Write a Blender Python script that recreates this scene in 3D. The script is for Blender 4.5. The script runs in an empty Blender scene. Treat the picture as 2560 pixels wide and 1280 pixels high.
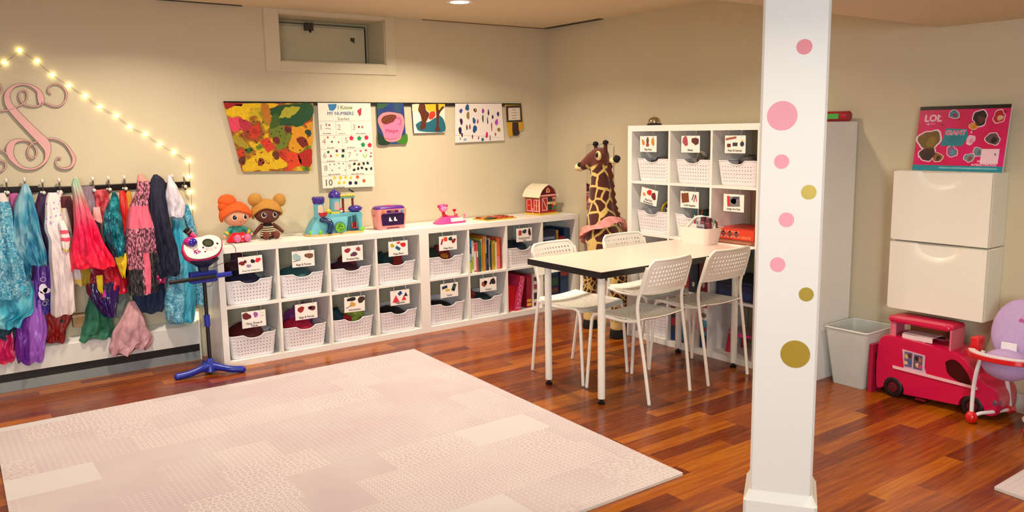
import bpy, bmesh, math, random
from mathutils import Vector, Matrix, noise
random.seed(7)
PI = math.pi
V = Vector

# ------------------------------------------------------------------ camera, world, exposure
CL = V((-4.4297, -5.5387, 1.4568)); CR = (1.4197, 0.0162, -0.6316); FPX = 2056.16
cam_d = bpy.data.cameras.new('camera'); cam = bpy.data.objects.new('camera', cam_d)
bpy.context.scene.collection.objects.link(cam)
cam.location = CL; cam.rotation_euler = CR
cam_d.sensor_width = 36; cam_d.lens = FPX / 2560 * 36; cam_d.clip_start = .05
bpy.context.scene.camera = cam
S = bpy.context.scene
S.view_settings.view_transform = 'Standard'; S.view_settings.look = 'None'
S.view_settings.gamma = 1; S.view_settings.exposure = 0.1; S.view_settings.use_curve_mapping = False
W = bpy.data.worlds.new('world'); S.world = W; W.use_nodes = True
W.node_tree.nodes['Background'].inputs[0].default_value = (.62, .8, 1, 1)
W.node_tree.nodes['Background'].inputs[1].default_value = 0.6
H = 2.295            # ceiling height
ROOM = (-7.6, 0, -7.6, 0)   # x0 x1 y0 y1

def area_light(name, loc, target, power, col, sx, sy=None, shape='RECTANGLE', spread=PI):
    d = bpy.data.lights.new(name, 'AREA'); d.shape = shape; d.size = sx
    if sy: d.size_y = sy
    d.energy = power; d.color = col; d.spread = spread
    o = bpy.data.objects.new(name, d); S.collection.objects.link(o)
    o.location = loc; o.rotation_euler = (V(target) - V(loc)).to_track_quat('-Z', 'Y').to_euler()
    return o
# daylight entering through the window behind the camera
area_light('daylight_window', (-5.6, -7.5, 1.5), (-3.6, -3.4, .8), 150, (.84, .93, 1), 2.2, 1.3)
WARM = (1, .84, .65)
CANS = [(-1.42, -.87, 27), (-3.35, -.95, 22), (-1.35, -2.35, 17), (-3.5, -2.6, 4), (-5.6, -1.6, 20), (-2.6, -4.2, 0), (-5.6, -4.6, 12)]
for cx_, cy_, pw in CANS:
    if pw: area_light('can_light', (cx_, cy_, H - .012), (cx_, cy_, 0), pw, WARM, .13, shape='DISK', spread=2.5)
area_light('can_light', (-1.3, -4.1, 1.942), (-1.3, -4.1, 0), 12, WARM, .13, shape='DISK', spread=2.5)
area_light('can_light', (-3.0, -4.35, 1.942), (-3.0, -4.35, 0), 11, WARM, .13, shape='DISK', spread=2.9)

# ------------------------------------------------------------------ helpers
_R = cam.rotation_euler.to_matrix()
def ray(u, v): return _R @ V(((u - 1280) / FPX, -(v - 640) / FPX, -1))
def PX(u, v, x): d = ray(u, v); return CL + d * ((x - CL.x) / d.x)
def PY(u, v, y): d = ray(u, v); return CL + d * ((y - CL.y) / d.y)
def PZ(u, v, z): d = ray(u, v); return CL + d * ((z - CL.z) / d.z)

def lin(c): return c / 12.92 if c <= .04045 else ((c + .055) / 1.055) ** 2.4
def col(h):
    if isinstance(h, str): return tuple(lin(int(h[i:i + 2], 16) / 255) for i in (0, 2, 4)) + (1,)
    return tuple(h) + (1,)
_m = {}
def mat(h, rough=.5, metal=0, var=.06, emit=0, alpha=1, coat=0, bump=0, scale=30, name=None):
    """plain procedural material with a slight noise variation"""
    key = (h, rough, metal, var, emit, alpha, coat, bump, scale)
    if key in _m: return _m[key]
    m = bpy.data.materials.new(name or 'surface_' + str(len(_m))); m.use_nodes = True
    nt = m.node_tree; b = nt.nodes['Principled BSDF']; N = nt.nodes.new; L = nt.links.new
    c = col(h)
    b.inputs['Base Color'].default_value = c
    b.inputs['Roughness'].default_value = rough; b.inputs['Metallic'].default_value = metal
    b.inputs['Alpha'].default_value = alpha
    if coat: b.inputs['Coat Weight'].default_value = coat; b.inputs['Coat Roughness'].default_value = .1
    if emit: b.inputs['Emission Color'].default_value = c; b.inputs['Emission Strength'].default_value = emit
    if var or bump:
        tc = N('ShaderNodeTexCoord'); n = N('ShaderNodeTexNoise'); n.inputs['Scale'].default_value = scale
        L(tc.outputs['Object'], n.inputs['Vector'])
        if var:
            mx = N('ShaderNodeMix'); mx.data_type = 'RGBA'
            mx.inputs[6].default_value = tuple(x * (1 - var) for x in c[:3]) + (1,)
            mx.inputs[7].default_value = tuple(min(1, x * (1 + var)) for x in c[:3]) + (1,)
            L(n.outputs['Fac'], mx.inputs[0]); L(mx.outputs[2], b.inputs['Base Color'])
        if bump:
            bp = N('ShaderNodeBump'); bp.inputs['Strength'].default_value = bump; bp.inputs['Distance'].default_value = min(.003, .12 / scale)
            L(n.outputs['Fac'], bp.inputs['Height']); L(bp.outputs[0], b.inputs['Normal'])
    _m[key] = m
    return m

def ramp_mat(kind, stops, scale=20, rough=.6, stretch=(1, 1, 1), interp='CONSTANT', distort=0, detail=2, alpha=1, sheen=0, metal=0, rand=1):
    """colours from a noise / voronoi / gradient pattern"""
    m = bpy.data.materials.new('pattern'); m.use_nodes = True
    nt = m.node_tree; b = nt.nodes['Principled BSDF']; N = nt.nodes.new; L = nt.links.new
    tc = N('ShaderNodeTexCoord'); mp = N('ShaderNodeMapping'); mp.inputs['Scale'].default_value = stretch
    L(tc.outputs['Object'], mp.inputs['Vector']); src = mp.outputs[0]
    if distort:
        n = N('ShaderNodeTexNoise'); n.inputs['Scale'].default_value = scale * .7; n.inputs['Detail'].default_value = 3
        L(src, n.inputs['Vector'])
        ad = N('ShaderNodeMix'); ad.data_type = 'RGBA'; ad.blend_type = 'LINEAR_LIGHT'; ad.inputs[0].default_value = distort
        L(src, ad.inputs[6]); L(n.outputs['Color'], ad.inputs[7]); src = ad.outputs[2]
    if kind == 'noise':
        t = N('ShaderNodeTexNoise'); t.inputs['Detail'].default_value = detail; out = 'Fac'
    elif kind == 'grad':
        t = N('ShaderNodeSeparateXYZ'); out = 'Z'
    else:
        t = N('ShaderNodeTexVoronoi'); t.inputs['Randomness'].default_value = rand
        if kind == 'edge': t.feature = 'DISTANCE_TO_EDGE'; out = 'Distance'
        elif kind == 'dots': out = 'Distance'
        else: out = 'Color'
    if kind != 'grad': t.inputs['Scale'].default_value = scale
    L(src, t.inputs[0])
    rp = N('ShaderNodeValToRGB'); rp.color_ramp.interpolation = interp
    cr = rp.color_ramp
    while len(cr.elements) > 1: cr.elements.remove(cr.elements[-1])
    cr.elements[0].position = stops[0][0]; cr.elements[0].color = col(stops[0][1])
    for p, c in stops[1:]:
        e = cr.elements.new(p); e.color = col(c)
    if out == 'Color':
        s = N('ShaderNodeSeparateColor'); L(t.outputs['Color'], s.inputs[0]); L(s.outputs[0], rp.inputs[0])
    else: L(t.outputs[out], rp.inputs[0])
    L(rp.outputs[0], b.inputs['Base Color'])
    b.inputs['Roughness'].default_value = rough; b.inputs['Alpha'].default_value = alpha
    b.inputs['Metallic'].default_value = metal
    if sheen: b.inputs['Sheen Weight'].default_value = sheen
    return m

class MB:
    """collects shapes, then links them as one mesh object"""
    def __init__(s): s.v = []; s.f = []; s.m = []; s.mats = []
    def mi(s, m):
        if m not in s.mats: s.mats.append(m)
        return s.mats.index(m)
    def add(s, vs, fs, m):
        o = len(s.v); s.v += [V(v) for v in vs]; k = s.mi(m)
        s.f += [tuple(i + o for i in f) for f in fs]; s.m += [k] * len(fs)
        return s
    def box(s, lo, hi, m, M=None):
        (a, b, c), (d, e, f) = lo, hi
        vs = [V(p) for p in ((a, b, c), (d, b, c), (d, e, c), (a, e, c), (a, b, f), (d, b, f), (d, e, f), (a, e, f))]
        if M: vs = [M @ p for p in vs]
        return s.add(vs, [(3, 2, 1, 0), (4, 5, 6, 7), (0, 1, 5, 4), (1, 2, 6, 5), (2, 3, 7, 6), (3, 0, 4, 7)], m)
    def cbox(s, c, sz, m, M=None):
        return s.box([c[i] - sz[i] / 2 for i in range(3)], [c[i] + sz[i] / 2 for i in range(3)], m, M)
    def tube(s, pts, r, m, n=10, caps=True, flat=1):
        pts = [V(p) for p in pts]; k = len(pts)
        rs = r if isinstance(r, (list, tuple)) else [r] * k
        vs = []; up = None
        for i, p in enumerate(pts):
            t = (pts[min(i + 1, k - 1)] - pts[max(i - 1, 0)])
            t = t.normalized() if t.length > 1e-9 else V((0, 0, 1))
            if up is None: up = V((0, 0, 1)) if abs(t.z) < .9 else V((1, 0, 0))
            a = t.cross(up).normalized(); up = a.cross(t).normalized()
            for j in range(n):
                q = 2 * PI * j / n
                vs.append(p + (a * math.cos(q) + up * math.sin(q) * flat) * rs[i])
        fs = [(i * n + j, i * n + (j + 1) % n, (i + 1) * n + (j + 1) % n, (i + 1) * n + j) for i in range(k - 1) for j in range(n)]
        if caps: fs += [tuple(range(n))[::-1], tuple((k - 1) * n + j for j in range(n))]
        return s.add(vs, fs, m)
    def lathe(s, prof, m, n=24, c=(0, 0, 0), axis=None, sx=1, sy=1):
        """prof = [(r, z)...] turned about z (or about axis through c)"""
        M = V((0, 0, 1)).rotation_difference(V(axis).normalized()).to_matrix() if axis else Matrix.Identity(3)
        c = V(c); vs = []
        for r, z in prof:
            for j in range(n):
                q = 2 * PI * j / n
                vs.append(c + M @ V((r * sx * math.cos(q), r * sy * math.sin(q), z)))
        k = len(prof)
        fs = [(i * n + j, i * n + (j + 1) % n, (i + 1) * n + (j + 1) % n, (i + 1) * n + j) for i in range(k - 1) for j in range(n)]
        fs += [tuple(range(n))[::-1], tuple((k - 1) * n + j for j in range(n))]
        return s.add(vs, fs, m)
    def ball(s, c, r, m, n=20, k=12, M=None, lump=0, seed=0):
        if not isinstance(r, (tuple, list)): r = (r, r, r)
        vs = []; c = V(c)
        for i in range(k + 1):
            a = PI * i / k
            for j in range(n):
                q = 2 * PI * j / n
                d = V((math.sin(a) * math.cos(q), math.sin(a) * math.sin(q), math.cos(a)))
                if lump: d = d * (1 + lump * noise.noise(d * 2.2 + V((seed, seed * 2, 0))))
                p = V((d.x * r[0], d.y * r[1], d.z * r[2]))
                if M: p = M @ p
                vs.append(c + p)
        fs = [(i * n + j, (i + 1) * n + j, (i + 1) * n + (j + 1) % n, i * n + (j + 1) % n) for i in range(k) for j in range(n)]
        return s.add(vs, fs, m)
    def prism(s, poly, org, U, Vv, t, m, m2=None):
        """2-D polygon laid in plane org+U,V, thickness t along U x V"""
        org, U, Vv = V(org), V(U), V(Vv); N = U.cross(Vv).normalized(); k = len(poly)
        a = [org + U * x + Vv * y for x, y in poly]; b = [p + N * t for p in a]
        s.add(a + b, [tuple(range(k, 2 * k))], m)
        s.add(a + b, [tuple(range(k))[::-1]] + [(i, (i + 1) % k, k + (i + 1) % k, k + i) for i in range(k)], m2 or m)
        return s
    def poly(s, poly, F, m, lv=1):
        """flat printed shape on frame F=(org,U,V), lifted lv*0.25 mm"""
        org, U, Vv = F; N = U.cross(Vv).normalized() * (.00035 * lv)
        return s.add([org + U * x + Vv * y + N for x, y in poly], [tuple(range(len(poly)))], m)
    def disc(s, x, y, r, F, m, lv=1, ry=None, n=16, rot=0):
        ry = ry or r; c, q = math.cos(rot), math.sin(rot)
        pts = [(r * math.cos(2 * PI * i / n), ry * math.sin(2 * PI * i / n)) for i in range(n)]
        return s.poly([(x + a * c - b * q, y + a * q + b * c) for a, b in pts], F, m, lv)
    def blob(s, x, y, r, F, m, lv=1, ry=None, n=14, seed=0, rot=0):
        rd = random.Random(seed); ry = ry or r; c, q = math.cos(rot), math.sin(rot); n = 26
        o1, o2, o3 = rd.random() * 6, rd.random() * 6, rd.random() * 6
        rr = [.93 + .11 * math.sin(2 * 2 * PI * i / n + o1) + .08 * math.sin(3 * 2 * PI * i / n + o2) + .05 * math.sin(6 * 2 * PI * i / n + o3) for i in range(n)]
        pts = [(rr[i] * r * math.cos(2 * PI * i / n), rr[i] * ry * math.sin(2 * PI * i / n)) for i in range(n)]
        return s.poly([(x + a * c - b * q, y + a * q + b * c) for a, b in pts], F, m, lv)
    def star(s, x, y, r, F, m, lv=1, k=5, ri=.45):
        return s.poly([(x + (r if i % 2 == 0 else r * ri) * math.sin(PI * i / k), y + (r if i % 2 == 0 else r * ri) * math.cos(PI * i / k)) for i in range(2 * k)], F, m, lv)
    def heart(s, x, y, r, F, m, lv=1):
        pts = []
        for i in range(20):
            t = 2 * PI * i / 20
            pts.append((x + r * math.sin(t) ** 3, y + r * (13 * math.cos(t) - 5 * math.cos(2 * t) - 2 * math.cos(3 * t) - math.cos(4 * t)) / 16))
        return s.poly(pts[::-1], F, m, lv)
    def rect(s, x0, y0, x1, y1, F, m, lv=1): return s.poly([(x0, y0), (x1, y0), (x1, y1), (x0, y1)], F, m, lv)
    def stroke(s, pts, w, F, m, lv=1):
        for i in range(len(pts) - 1):
            (a, b), (c, d) = pts[i], pts[i + 1]; l = math.hypot(c - a, d - b) or 1
            nx, ny = -(d - b) / l * w / 2, (c - a) / l * w / 2; ex, ey = (c - a) / l * w * .3, (d - b) / l * w * .3
            s.poly([(a - nx - ex, b - ny - ey), (c - nx + ex, d - ny + ey), (c + nx + ex, d + ny + ey), (a + nx - ex, b + ny - ey)], F, m, lv)
        return s
    def text(s, txt, x, y, size, F, m, lv=2, align='CENTER', bold=0, sx=1):
        vs, fs = text_mesh(txt, align, 0); org, U, Vv = F; N = U.cross(Vv).normalized() * .00035
        sh = [(0, 0)] if not bold else [(0, 0), (bold, 0), (-bold, 0), (0, bold), (0, -bold)]
        for i, (dx, dy) in enumerate(sh):
            s.add([org + U * (x + (a + dx) * size * sx) + Vv * (y + (b + dy) * size) + N * (lv + i * .12) for a, b in vs], fs, m)
        return s
    def build(s, name, parent=None, bevel=0, smooth=True, solid=0, angle=.7, seg=2, label=None, sub=0, off=0):
        me = bpy.data.meshes.new(name); me.from_pydata([tuple(v) for v in s.v], [], s.f)
        for m in s.mats: me.materials.append(m)
        for p, k in zip(me.polygons, s.m): p.material_index = k
        me.validate(); me.update()
        if smooth:
            for p in me.polygons: p.use_smooth = True
            me.set_sharp_from_angle(angle=angle)
        o = bpy.data.objects.new(name, me); S.collection.objects.link(o)
        if parent: o.parent = parent
        if solid:
            d = o.modifiers.new('solid', 'SOLIDIFY'); d.thickness = solid; d.offset = off
        if bevel:
            d = o.modifiers.new('bevel', 'BEVEL'); d.width = bevel; d.segments = seg; d.limit_method = 'ANGLE'; d.angle_limit = .6
            d.harden_normals = True
        if sub:
            d = o.modifiers.new('sub', 'SUBSURF'); d.levels = sub; d.render_levels = sub
        if label: o['label'] = label
        return o
_t = {}
def text_mesh(txt, align, bold=0):
    if (txt, align, bold) in _t: return _t[(txt, align, bold)]
    cu = bpy.data.curves.new('t', 'FONT'); cu.body = txt; cu.align_x = align; cu.align_y = 'CENTER'; cu.size = 1; cu.resolution_u = 2; cu.offset = bold
    o = bpy.data.objects.new('t', cu); S.collection.objects.link(o)
    me = bpy.data.meshes.new_from_object(o.evaluated_get(bpy.context.evaluated_depsgraph_get()))
    r = ([(v.co.x, v.co.y) for v in me.vertices], [tuple(p.vertices) for p in me.polygons])
    bpy.data.objects.remove(o); bpy.data.curves.remove(cu); bpy.data.meshes.remove(me)
    _t[(txt, align, bold)] = r
    return r

def thing(name, label, cat, loc=(0, 0, 0), rotz=0, group=None):
    o = bpy.data.objects.new(name, None); S.collection.objects.link(o)
    o.location = loc; o.rotation_euler = (0, 0, rotz); o.empty_display_size = .05
    return tag(o, label, cat, group)
def tag(o, label, cat, group=None):
    o['label'] = label; o['category'] = cat
    if group: o['group'] = group
    return o
def struct(o): o['kind'] = 'structure'; return o
def dup(root, loc=None, rotz=None, label=None, group=None):
    r = root.copy(); S.collection.objects.link(r)
    if loc is not None: r.location = loc
    if rotz is not None: r.rotation_euler = (0, 0, rotz)
    if label: r['label'] = label
    if group: r['group'] = group
    for ch in list(root.children):
        c = ch.copy(); S.collection.objects.link(c); c.parent = r
        for g in ch.children:
            d = g.copy(); S.collection.objects.link(d); d.parent = c
    return r
def crom(pts, n=8):
    """Catmull-Rom through tuples"""
    out = []; P = [pts[0]] + list(pts) + [pts[-1]]
    for i in range(1, len(P) - 2):
        for k in range(n):
            t = k / n
            out.append(tuple(.5 * (2 * b + (c - a) * t + (2 * a - 5 * b + 4 * c - d) * t * t + (3 * b - a - 3 * c + d) * t ** 3) for a, b, c, d in zip(P[i - 1], P[i], P[i + 1], P[i + 2])))
    out.append(tuple(pts[-1]))
    return out
def perf(mb, nu, nv, hole, fn, r, m, asp=1, shear=0):
    """grid of cells, round holes where hole(i,j); fn maps grid coordinates to space"""
    idx = {}; k = mb.mi(m)
    def vid(key, a, b):
        if key not in idx: idx[key] = len(mb.v); mb.v.append(fn(a, b))
        return idx[key]
    ring = [(0, 0), (.5, 0), (1, 0), (1, .5), (1, 1), (.5, 1), (0, 1), (0, .5)]
    for i in range(nu):
        for j in range(nv):
            o = [vid((2 * i + int(2 * a), 2 * j + int(2 * b)), i + a, j + b) for a, b in ring]
            if hole(i, j):
                q = []
                for t in range(8):
                    an = -3 * PI / 4 + t * PI / 4
                    ca, sa = math.cos(an) * r, math.sin(an) * r * asp
                    q.append(vid(('h', i, j, t), i + .5 + ca + shear * sa, j + .5 + sa))
                for t in range(8):
                    mb.f.append((o[t], o[(t + 1) % 8], q[(t + 1) % 8], q[t])); mb.m.append(k)
            else: mb.f.append(tuple(o)); mb.m.append(k)

# ------------------------------------------------------------------ the room
WALL = mat('cec3a6', .75, var=.02, scale=3); CEIL = mat('d6c7a6', .8, var=.02, scale=3)
TRIM = mat('e9e4d8', .45, var=.02, scale=5); BLACK = mat('0c0a0b', .4)
WHITE = mat('f2efe9', .38, var=.015, scale=8); SHELL = mat('f0ede6', .32, var=.015, scale=6)
x0, x1, y0, y1 = ROOM
wx0, wx1, wz0, wz1 = -2.318, -1.518, 1.949, 2.268
b = MB(); b.box((x0, 0, 0), (x1 + .3, .3, wz0), WALL); b.box((x0, 0, wz0), (wx0, .3, H), WALL); b.box((wx1, 0, wz0), (x1 + .3, .3, H), WALL); b.box((wx0, 0, wz1), (wx1, .3, H), WALL)
struct(b.build('wall_left', smooth=False))
struct(MB().box((0, y0, 0), (.3, 0, H), WALL).build('wall_right', smooth=False))
b = MB(); bx0, bx1, bz0, bz1 = -6.7, -4.5, .85, 2.15
b.box((x0, y0 - .2, 0), (x1 + .3, y0, bz0), WALL); b.box((x0, y0 - .2, bz1), (x1 + .3, y0, H), WALL); b.box((x0, y0 - .2, bz0), (bx0, y0, bz1), WALL); b.box((bx1, y0 - .2, bz0), (x1 + .3, y0, bz1), WALL)
struct(b.build('wall_back', smooth=False))
struct(MB().box((x0 - .2, y0 - .2, 0), (x0, .3, H), WALL).build('wall_far', smooth=False))
struct(MB().box((x0 - .2, y0 - .2, H), (.3, .3, H + .2), CEIL).build('ceiling', smooth=False))
w2 = struct(MB().box((bx0, y0 - .12, bz0), (bx0 + .06, y0 - .06, bz1), TRIM).box((bx1 - .06, y0 - .12, bz0), (bx1, y0 - .06, bz1), TRIM)
    .box((bx0, y0 - .12, bz0), (bx1, y0 - .06, bz0 + .06), TRIM).box((bx0, y0 - .12, bz1 - .06), (bx1, y0 - .06, bz1), TRIM)
    .box((-5.63, y0 - .12, bz0), (-5.57, y0 - .06, bz1), TRIM).build('window_2', smooth=False))

def floor_mat():
    m = bpy.data.materials.new('wood_floor'); m.use_nodes = True; nt = m.node_tree; N = nt.nodes.new; L = nt.links.new
    p = nt.nodes['Principled BSDF']; tc = N('ShaderNodeTexCoord')
    def brick(c1, c2, mort, bias):
        t = N('ShaderNodeTexBrick'); t.offset = .37; t.offset_frequency = 3; t.squash = 1
        t.inputs['Scale'].default_value = 1; t.inputs['Brick Width'].default_value = .62; t.inputs['Row Height'].default_value = .082
        t.inputs['Mortar Size'].default_value = mort; t.inputs['Mortar Smooth'].default_value = .1; t.inputs['Bias'].default_value = bias
        t.inputs['Color1'].default_value = c1; t.inputs['Color2'].default_value = c2; t.inputs['Mortar'].default_value = (.02, .006, .002, 1)
        L(tc.outputs['Object'], t.inputs['Vector']); return t
    t = brick((0, 0, 0, 1), (1, 1, 1, 1), .0004, 0)
    n = N('ShaderNodeTexNoise'); mp = N('ShaderNodeMapping'); mp.inputs['Scale'].default_value = (1.6, 26, 1)
    L(tc.outputs['Object'], mp.inputs[0]); L(mp.outputs[0], n.inputs['Vector']); n.inputs['Scale'].default_value = 2.2; n.inputs['Detail'].default_value = 6
    n.inputs['Roughness'].default_value = .6
    ad = N('ShaderNodeMix'); ad.data_type = 'RGBA'; ad.inputs[0].default_value = .62; L(t.outputs['Color'], ad.inputs[6]); L(n.outputs['Color'], ad.inputs[7])
    s = N('ShaderNodeSeparateColor'); L(ad.outputs[2], s.inputs[0])
    r = N('ShaderNodeValToRGB'); L(s.outputs[0], r.inputs[0]); e = r.color_ramp.elements
    e[0].position = .2; e[0].color = col('481604'); e[1].position = .8; e[1].color = col('b46c12')
    k = e.new(.38); k.color = col('702d06'); k = e.new(.6); k.color = col('964b0b')
    mm = N('ShaderNodeMix'); mm.data_type = 'RGBA'; L(t.outputs['Fac'], mm.inputs[0]); L(r.outputs[0], mm.inputs[6]); mm.inputs[7].default_value = (.06, .016, .004, 1)
    L(mm.outputs[2], p.inputs['Base Color'])
    p.inputs['Roughness'].default_value = .2; p.inputs['Specular IOR Level'].default_value = .42
    n2 = N('ShaderNodeTexNoise'); n2.inputs['Scale'].default_value = 9; L(tc.outputs['Object'], n2.inputs['Vector'])
    mr = N('ShaderNodeMapRange'); mr.inputs[3].default_value = .14; mr.inputs[4].default_value = .32; L(n2.outputs['Fac'], mr.inputs[0]); L(mr.outputs[0], p.inputs['Roughness'])
    bp = N('ShaderNodeBump'); bp.inputs['Strength'].default_value = .12; bp.inputs['Distance'].default_value = .002; L(n.outputs['Fac'], bp.inputs['Height']); L(bp.outputs[0], p.inputs['Normal'])
    return m
fl = struct(MB().box((x0 - .2, y0 - .2, -.1), (.3, .3, 0), floor_mat()).build('floor', smooth=False))
# lowered ceiling box over the column
struct(MB().box((x0, -4.9, 1.954), (0, -3.31, H), CEIL).build('trim_1', smooth=False))
struct(MB().box((-3.09, -.022, H - .004), (-2.56, -.001, H + .0), BLACK).build('dark_gap_2', smooth=False))  # black strip in place of an open ceiling gap, its darkness painted
struct(MB().box((-.05, -.7, H - .005), (-.004, -.03, H), BLACK).build('dark_gap_3', smooth=False))  # dark slit over the right wall, its blackness put into the strip colour
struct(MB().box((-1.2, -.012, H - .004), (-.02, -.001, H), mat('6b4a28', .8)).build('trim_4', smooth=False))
bb = MB().box((-.012, -1.39, 0), (0, -.42, .1), TRIM); bb.box((-.012, y0, 0), (0, -2.862, .1), TRIM)
struct(bb.build('baseboard_right', bevel=.003))

# window recess with painted casing
CAS = mat('d1c7aa', .6, var=.02, scale=3)
w = struct(MB().box((-2.42, -.012, 1.878), (wx0, 0, H), CAS).box((wx1, -.012, 1.878), (-1.436, 0, H), CAS)
           .box((wx0, -.012, 1.878), (wx1, 0, wz0), CAS).box((wx0, -.012, wz1), (wx1, 0, H), CAS).build('window_1', bevel=.002))
well = mat('cfc7a8', .6, var=.03)
b = MB(); b.box((wx0, 0, wz0), (wx0 + .006, .3, wz1), well); b.box((wx1 - .006, 0, wz0), (wx1, .3, wz1), well)
b.box((wx0, 0, wz0), (wx1, .3, wz0 + .006), well); b.box((wx0, 0, wz1 - .006), (wx1, .3, wz1), well); b.build('window_lining', w, smooth=False)
b = MB(); b.box((wx0, .28, wz0), (wx1, .3, wz1), well); b.box((wx0 + .006, .268, wz0 + .006), (wx1 - .03, .28, wz1 - .045), mat('d3c9a6', .6)); b.build('window_panel', w, bevel=.002)
b = MB(); b.box((wx0 + .01, .25, wz1 - .032), (wx1 - .03, .262, wz1 - .022), mat('6e6a52', .4, .5)); b.box((wx1 - .026, .262, wz0 + .02), (wx1 - .022, .279, wz1 - .03), mat('3b3222', .5)); b.build('window_track', w, bevel=.001)
b = MB(); b.box((-2.03, .225, wz1 - .075), (-1.97, .262, wz1 - .02), mat('4c4a44', .35, .6)); b.tube([(-2.0, .23, wz1 - .07), (-2.0, .21, wz1 - .09)], .006, BLACK); b.build('window_latch', w, bevel=.003)
b = MB(); b.cbox((-1.65, .262, 2.15), (.03, .012, .022), mat('5a4d30', .4, .5)); b.tube([(-1.66, .256, 2.14), (-1.64, .25, 2.125)], .004, BLACK); b.build('window_bolt', w)

# recessed lamps
first = None
for cx_, cy_, pw in CANS + [(-1.3, -4.1, 0), (-3.0, -4.35, 0)]:
    if (cx_, cy_) == (-2.6, -4.2): continue
    z = H if pw else 1.954
    if first is None:
        first = thing('ceiling_light', 'round recessed ceiling lamp glowing near the small high window', 'ceiling light', (cx_, cy_, z), 0, 'recessed ceiling lamps')
        MB().lathe([(.062, -.001), (.062, -.006), (.078, -.008), (.09, -.004), (.09, 0), (.062, 0)], TRIM, 32).build('trim_ring', first)
        MB().lathe([(.0001, -.004), (.062, -.004), (.062, -.002), (.0001, -.002)], mat('fff1d8', .5, emit=14, var=0), 32).build('lamp_lens', first)
    else:
        dup(first, (cx_, cy_, z), 0, 'round recessed ceiling lamp outside the photographed corner of the room')

# ------------------------------------------------------------------ play mats
def rug_mat():
    m = bpy.data.materials.new('printed_foam'); m.use_nodes = True; nt = m.node_tree; N = nt.nodes.new; L = nt.links.new
    p = nt.nodes['Principled BSDF']; tc = N('ShaderNodeTexCoord'); O = tc.outputs['Object']
    def math_(op, a, b=None, c=None):
        n = N('ShaderNodeMath'); n.operation = op
        for i, q in enumerate((a, b, c)):
            if q is None: continue
            if isinstance(q, (int, float)): n.inputs[i].default_value = q
            else: L(q, n.inputs[i])
        return n.outputs[0]
    def mix(f, a, b):
        n = N('ShaderNodeMix'); n.data_type = 'RGBA'; L(f, n.inputs[0])
        for i, q in ((6, a), (7, b)):
            if isinstance(q, str): n.inputs[i].default_value = col(q)
            else: L(q, n.inputs[i])
        return n.outputs[2]
    # patch number: staggered rectangles of two sizes
    bk = N('ShaderNodeTexBrick'); bk.offset = .5; bk.offset_frequency = 2; bk.squash = .6; bk.squash_frequency = 3
    bk.inputs['Scale'].default_value = 1; bk.inputs['Brick Width'].default_value = .42; bk.inputs['Row Height'].default_value = .235; bk.inputs['Mortar Size'].default_value = 0
    bk.inputs['Color1'].default_value = (0, 0, 0, 1); bk.inputs['Color2'].default_value = (1, 1, 1, 1); L(O, bk.inputs['Vector'])
    s = N('ShaderNodeSeparateColor'); L(bk.outputs['Color'], s.inputs[0]); pid = s.outputs[0]
    def vor(sc, feat, rnd, metric='EUCLIDEAN'):
        v = N('ShaderNodeTexVoronoi'); v.voronoi_dimensions = '2D'; v.feature = feat; v.inputs['Scale'].default_value = sc; v.inputs['Randomness'].default_value = rnd
        if feat != 'DISTANCE_TO_EDGE': v.distance = metric
        L(O, v.inputs['Vector']); return v.outputs['Distance']
    lines = math_('LESS_THAN', vor(40, 'DISTANCE_TO_EDGE', .75), .10)
    rings = math_('LESS_THAN', math_('ABSOLUTE', math_('SUBTRACT', vor(40, 'F1', .0), .30)), .10)
    curls = math_('LESS_THAN', math_('ABSOLUTE', math_('SUBTRACT', vor(54, 'F1', .95), .26)), .10)
    dots = math_('LESS_THAN', vor(38, 'F1', 0, 'MANHATTAN'), .26)
    tri = math_('LESS_THAN', vor(52, 'DISTANCE_TO_EDGE', .6), .10)
    def band(a, b_): return math_('MULTIPLY', math_('GREATER_THAN', pid, a), math_('LESS_THAN', pid, b_))
    pat = None
    for q, (a, b_), st in ((dots, (.0, .3), .55), (curls, (.3, .48), .8), (rings, (.48, .6), .9), (lines, (.6, .7), .9), (tri, (.7, .84), .8)):
        t = math_('MULTIPLY', math_('MULTIPLY', q, band(a, b_)), st); pat = t if pat is None else math_('ADD', pat, t)
    big = N('ShaderNodeTexNoise'); big.inputs['Scale'].default_value = 2.2; big.inputs['Detail'].default_value = 4; L(O, big.inputs['Vector'])
    br = N('ShaderNodeMapRange'); br.inputs[1].default_value = .35; br.inputs[2].default_value = .68; L(big.outputs['Fac'], br.inputs[0])
    base = mix(br.outputs[0], 'bcacb3', 'c3b9bc')
    patt = mix(math_('GREATER_THAN', pid, .93), base, 'cac5c8')
    tone = mix(math_('MULTIPLY', band(.3, .84), .12), patt, 'b8a8a8')
    fin = mix(math_('MULTIPLY', pat, .6), tone, 'e4dedc')
    L(fin, p.inputs['Base Color']); p.inputs['Roughness'].default_value = .55
    return m
RUG = rug_mat(); EDGE = mat('cfc8bf', .6)
def mat_slab(name, pts, label):
    b = MB(); n = len(pts); c = V((sum(p[0] for p in pts) / n, sum(p[1] for p in pts) / n, 0))
    lo = [(p[0] - c.x, p[1] - c.y, 0) for p in pts]; hi = [(p[0] - c.x, p[1] - c.y, .014) for p in pts]
    b.add(lo + hi, [tuple(range(n, 2 * n))], RUG); b.add(lo + hi, [tuple(range(n))[::-1]] + [(i, (i + 1) % n, n + (i + 1) % n, n + i) for i in range(n)], EDGE)
    o = b.build(name, bevel=.003); o.location = c; tag(o, label, 'rug'); return o
mat_slab('foam_rug', [(-4.29, -3.285), (-1.913, -3.286), (-1.801, -.787), (-4.214, -.787)], 'large pale pink patchwork foam rug in the middle of the wooden floor')
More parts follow.
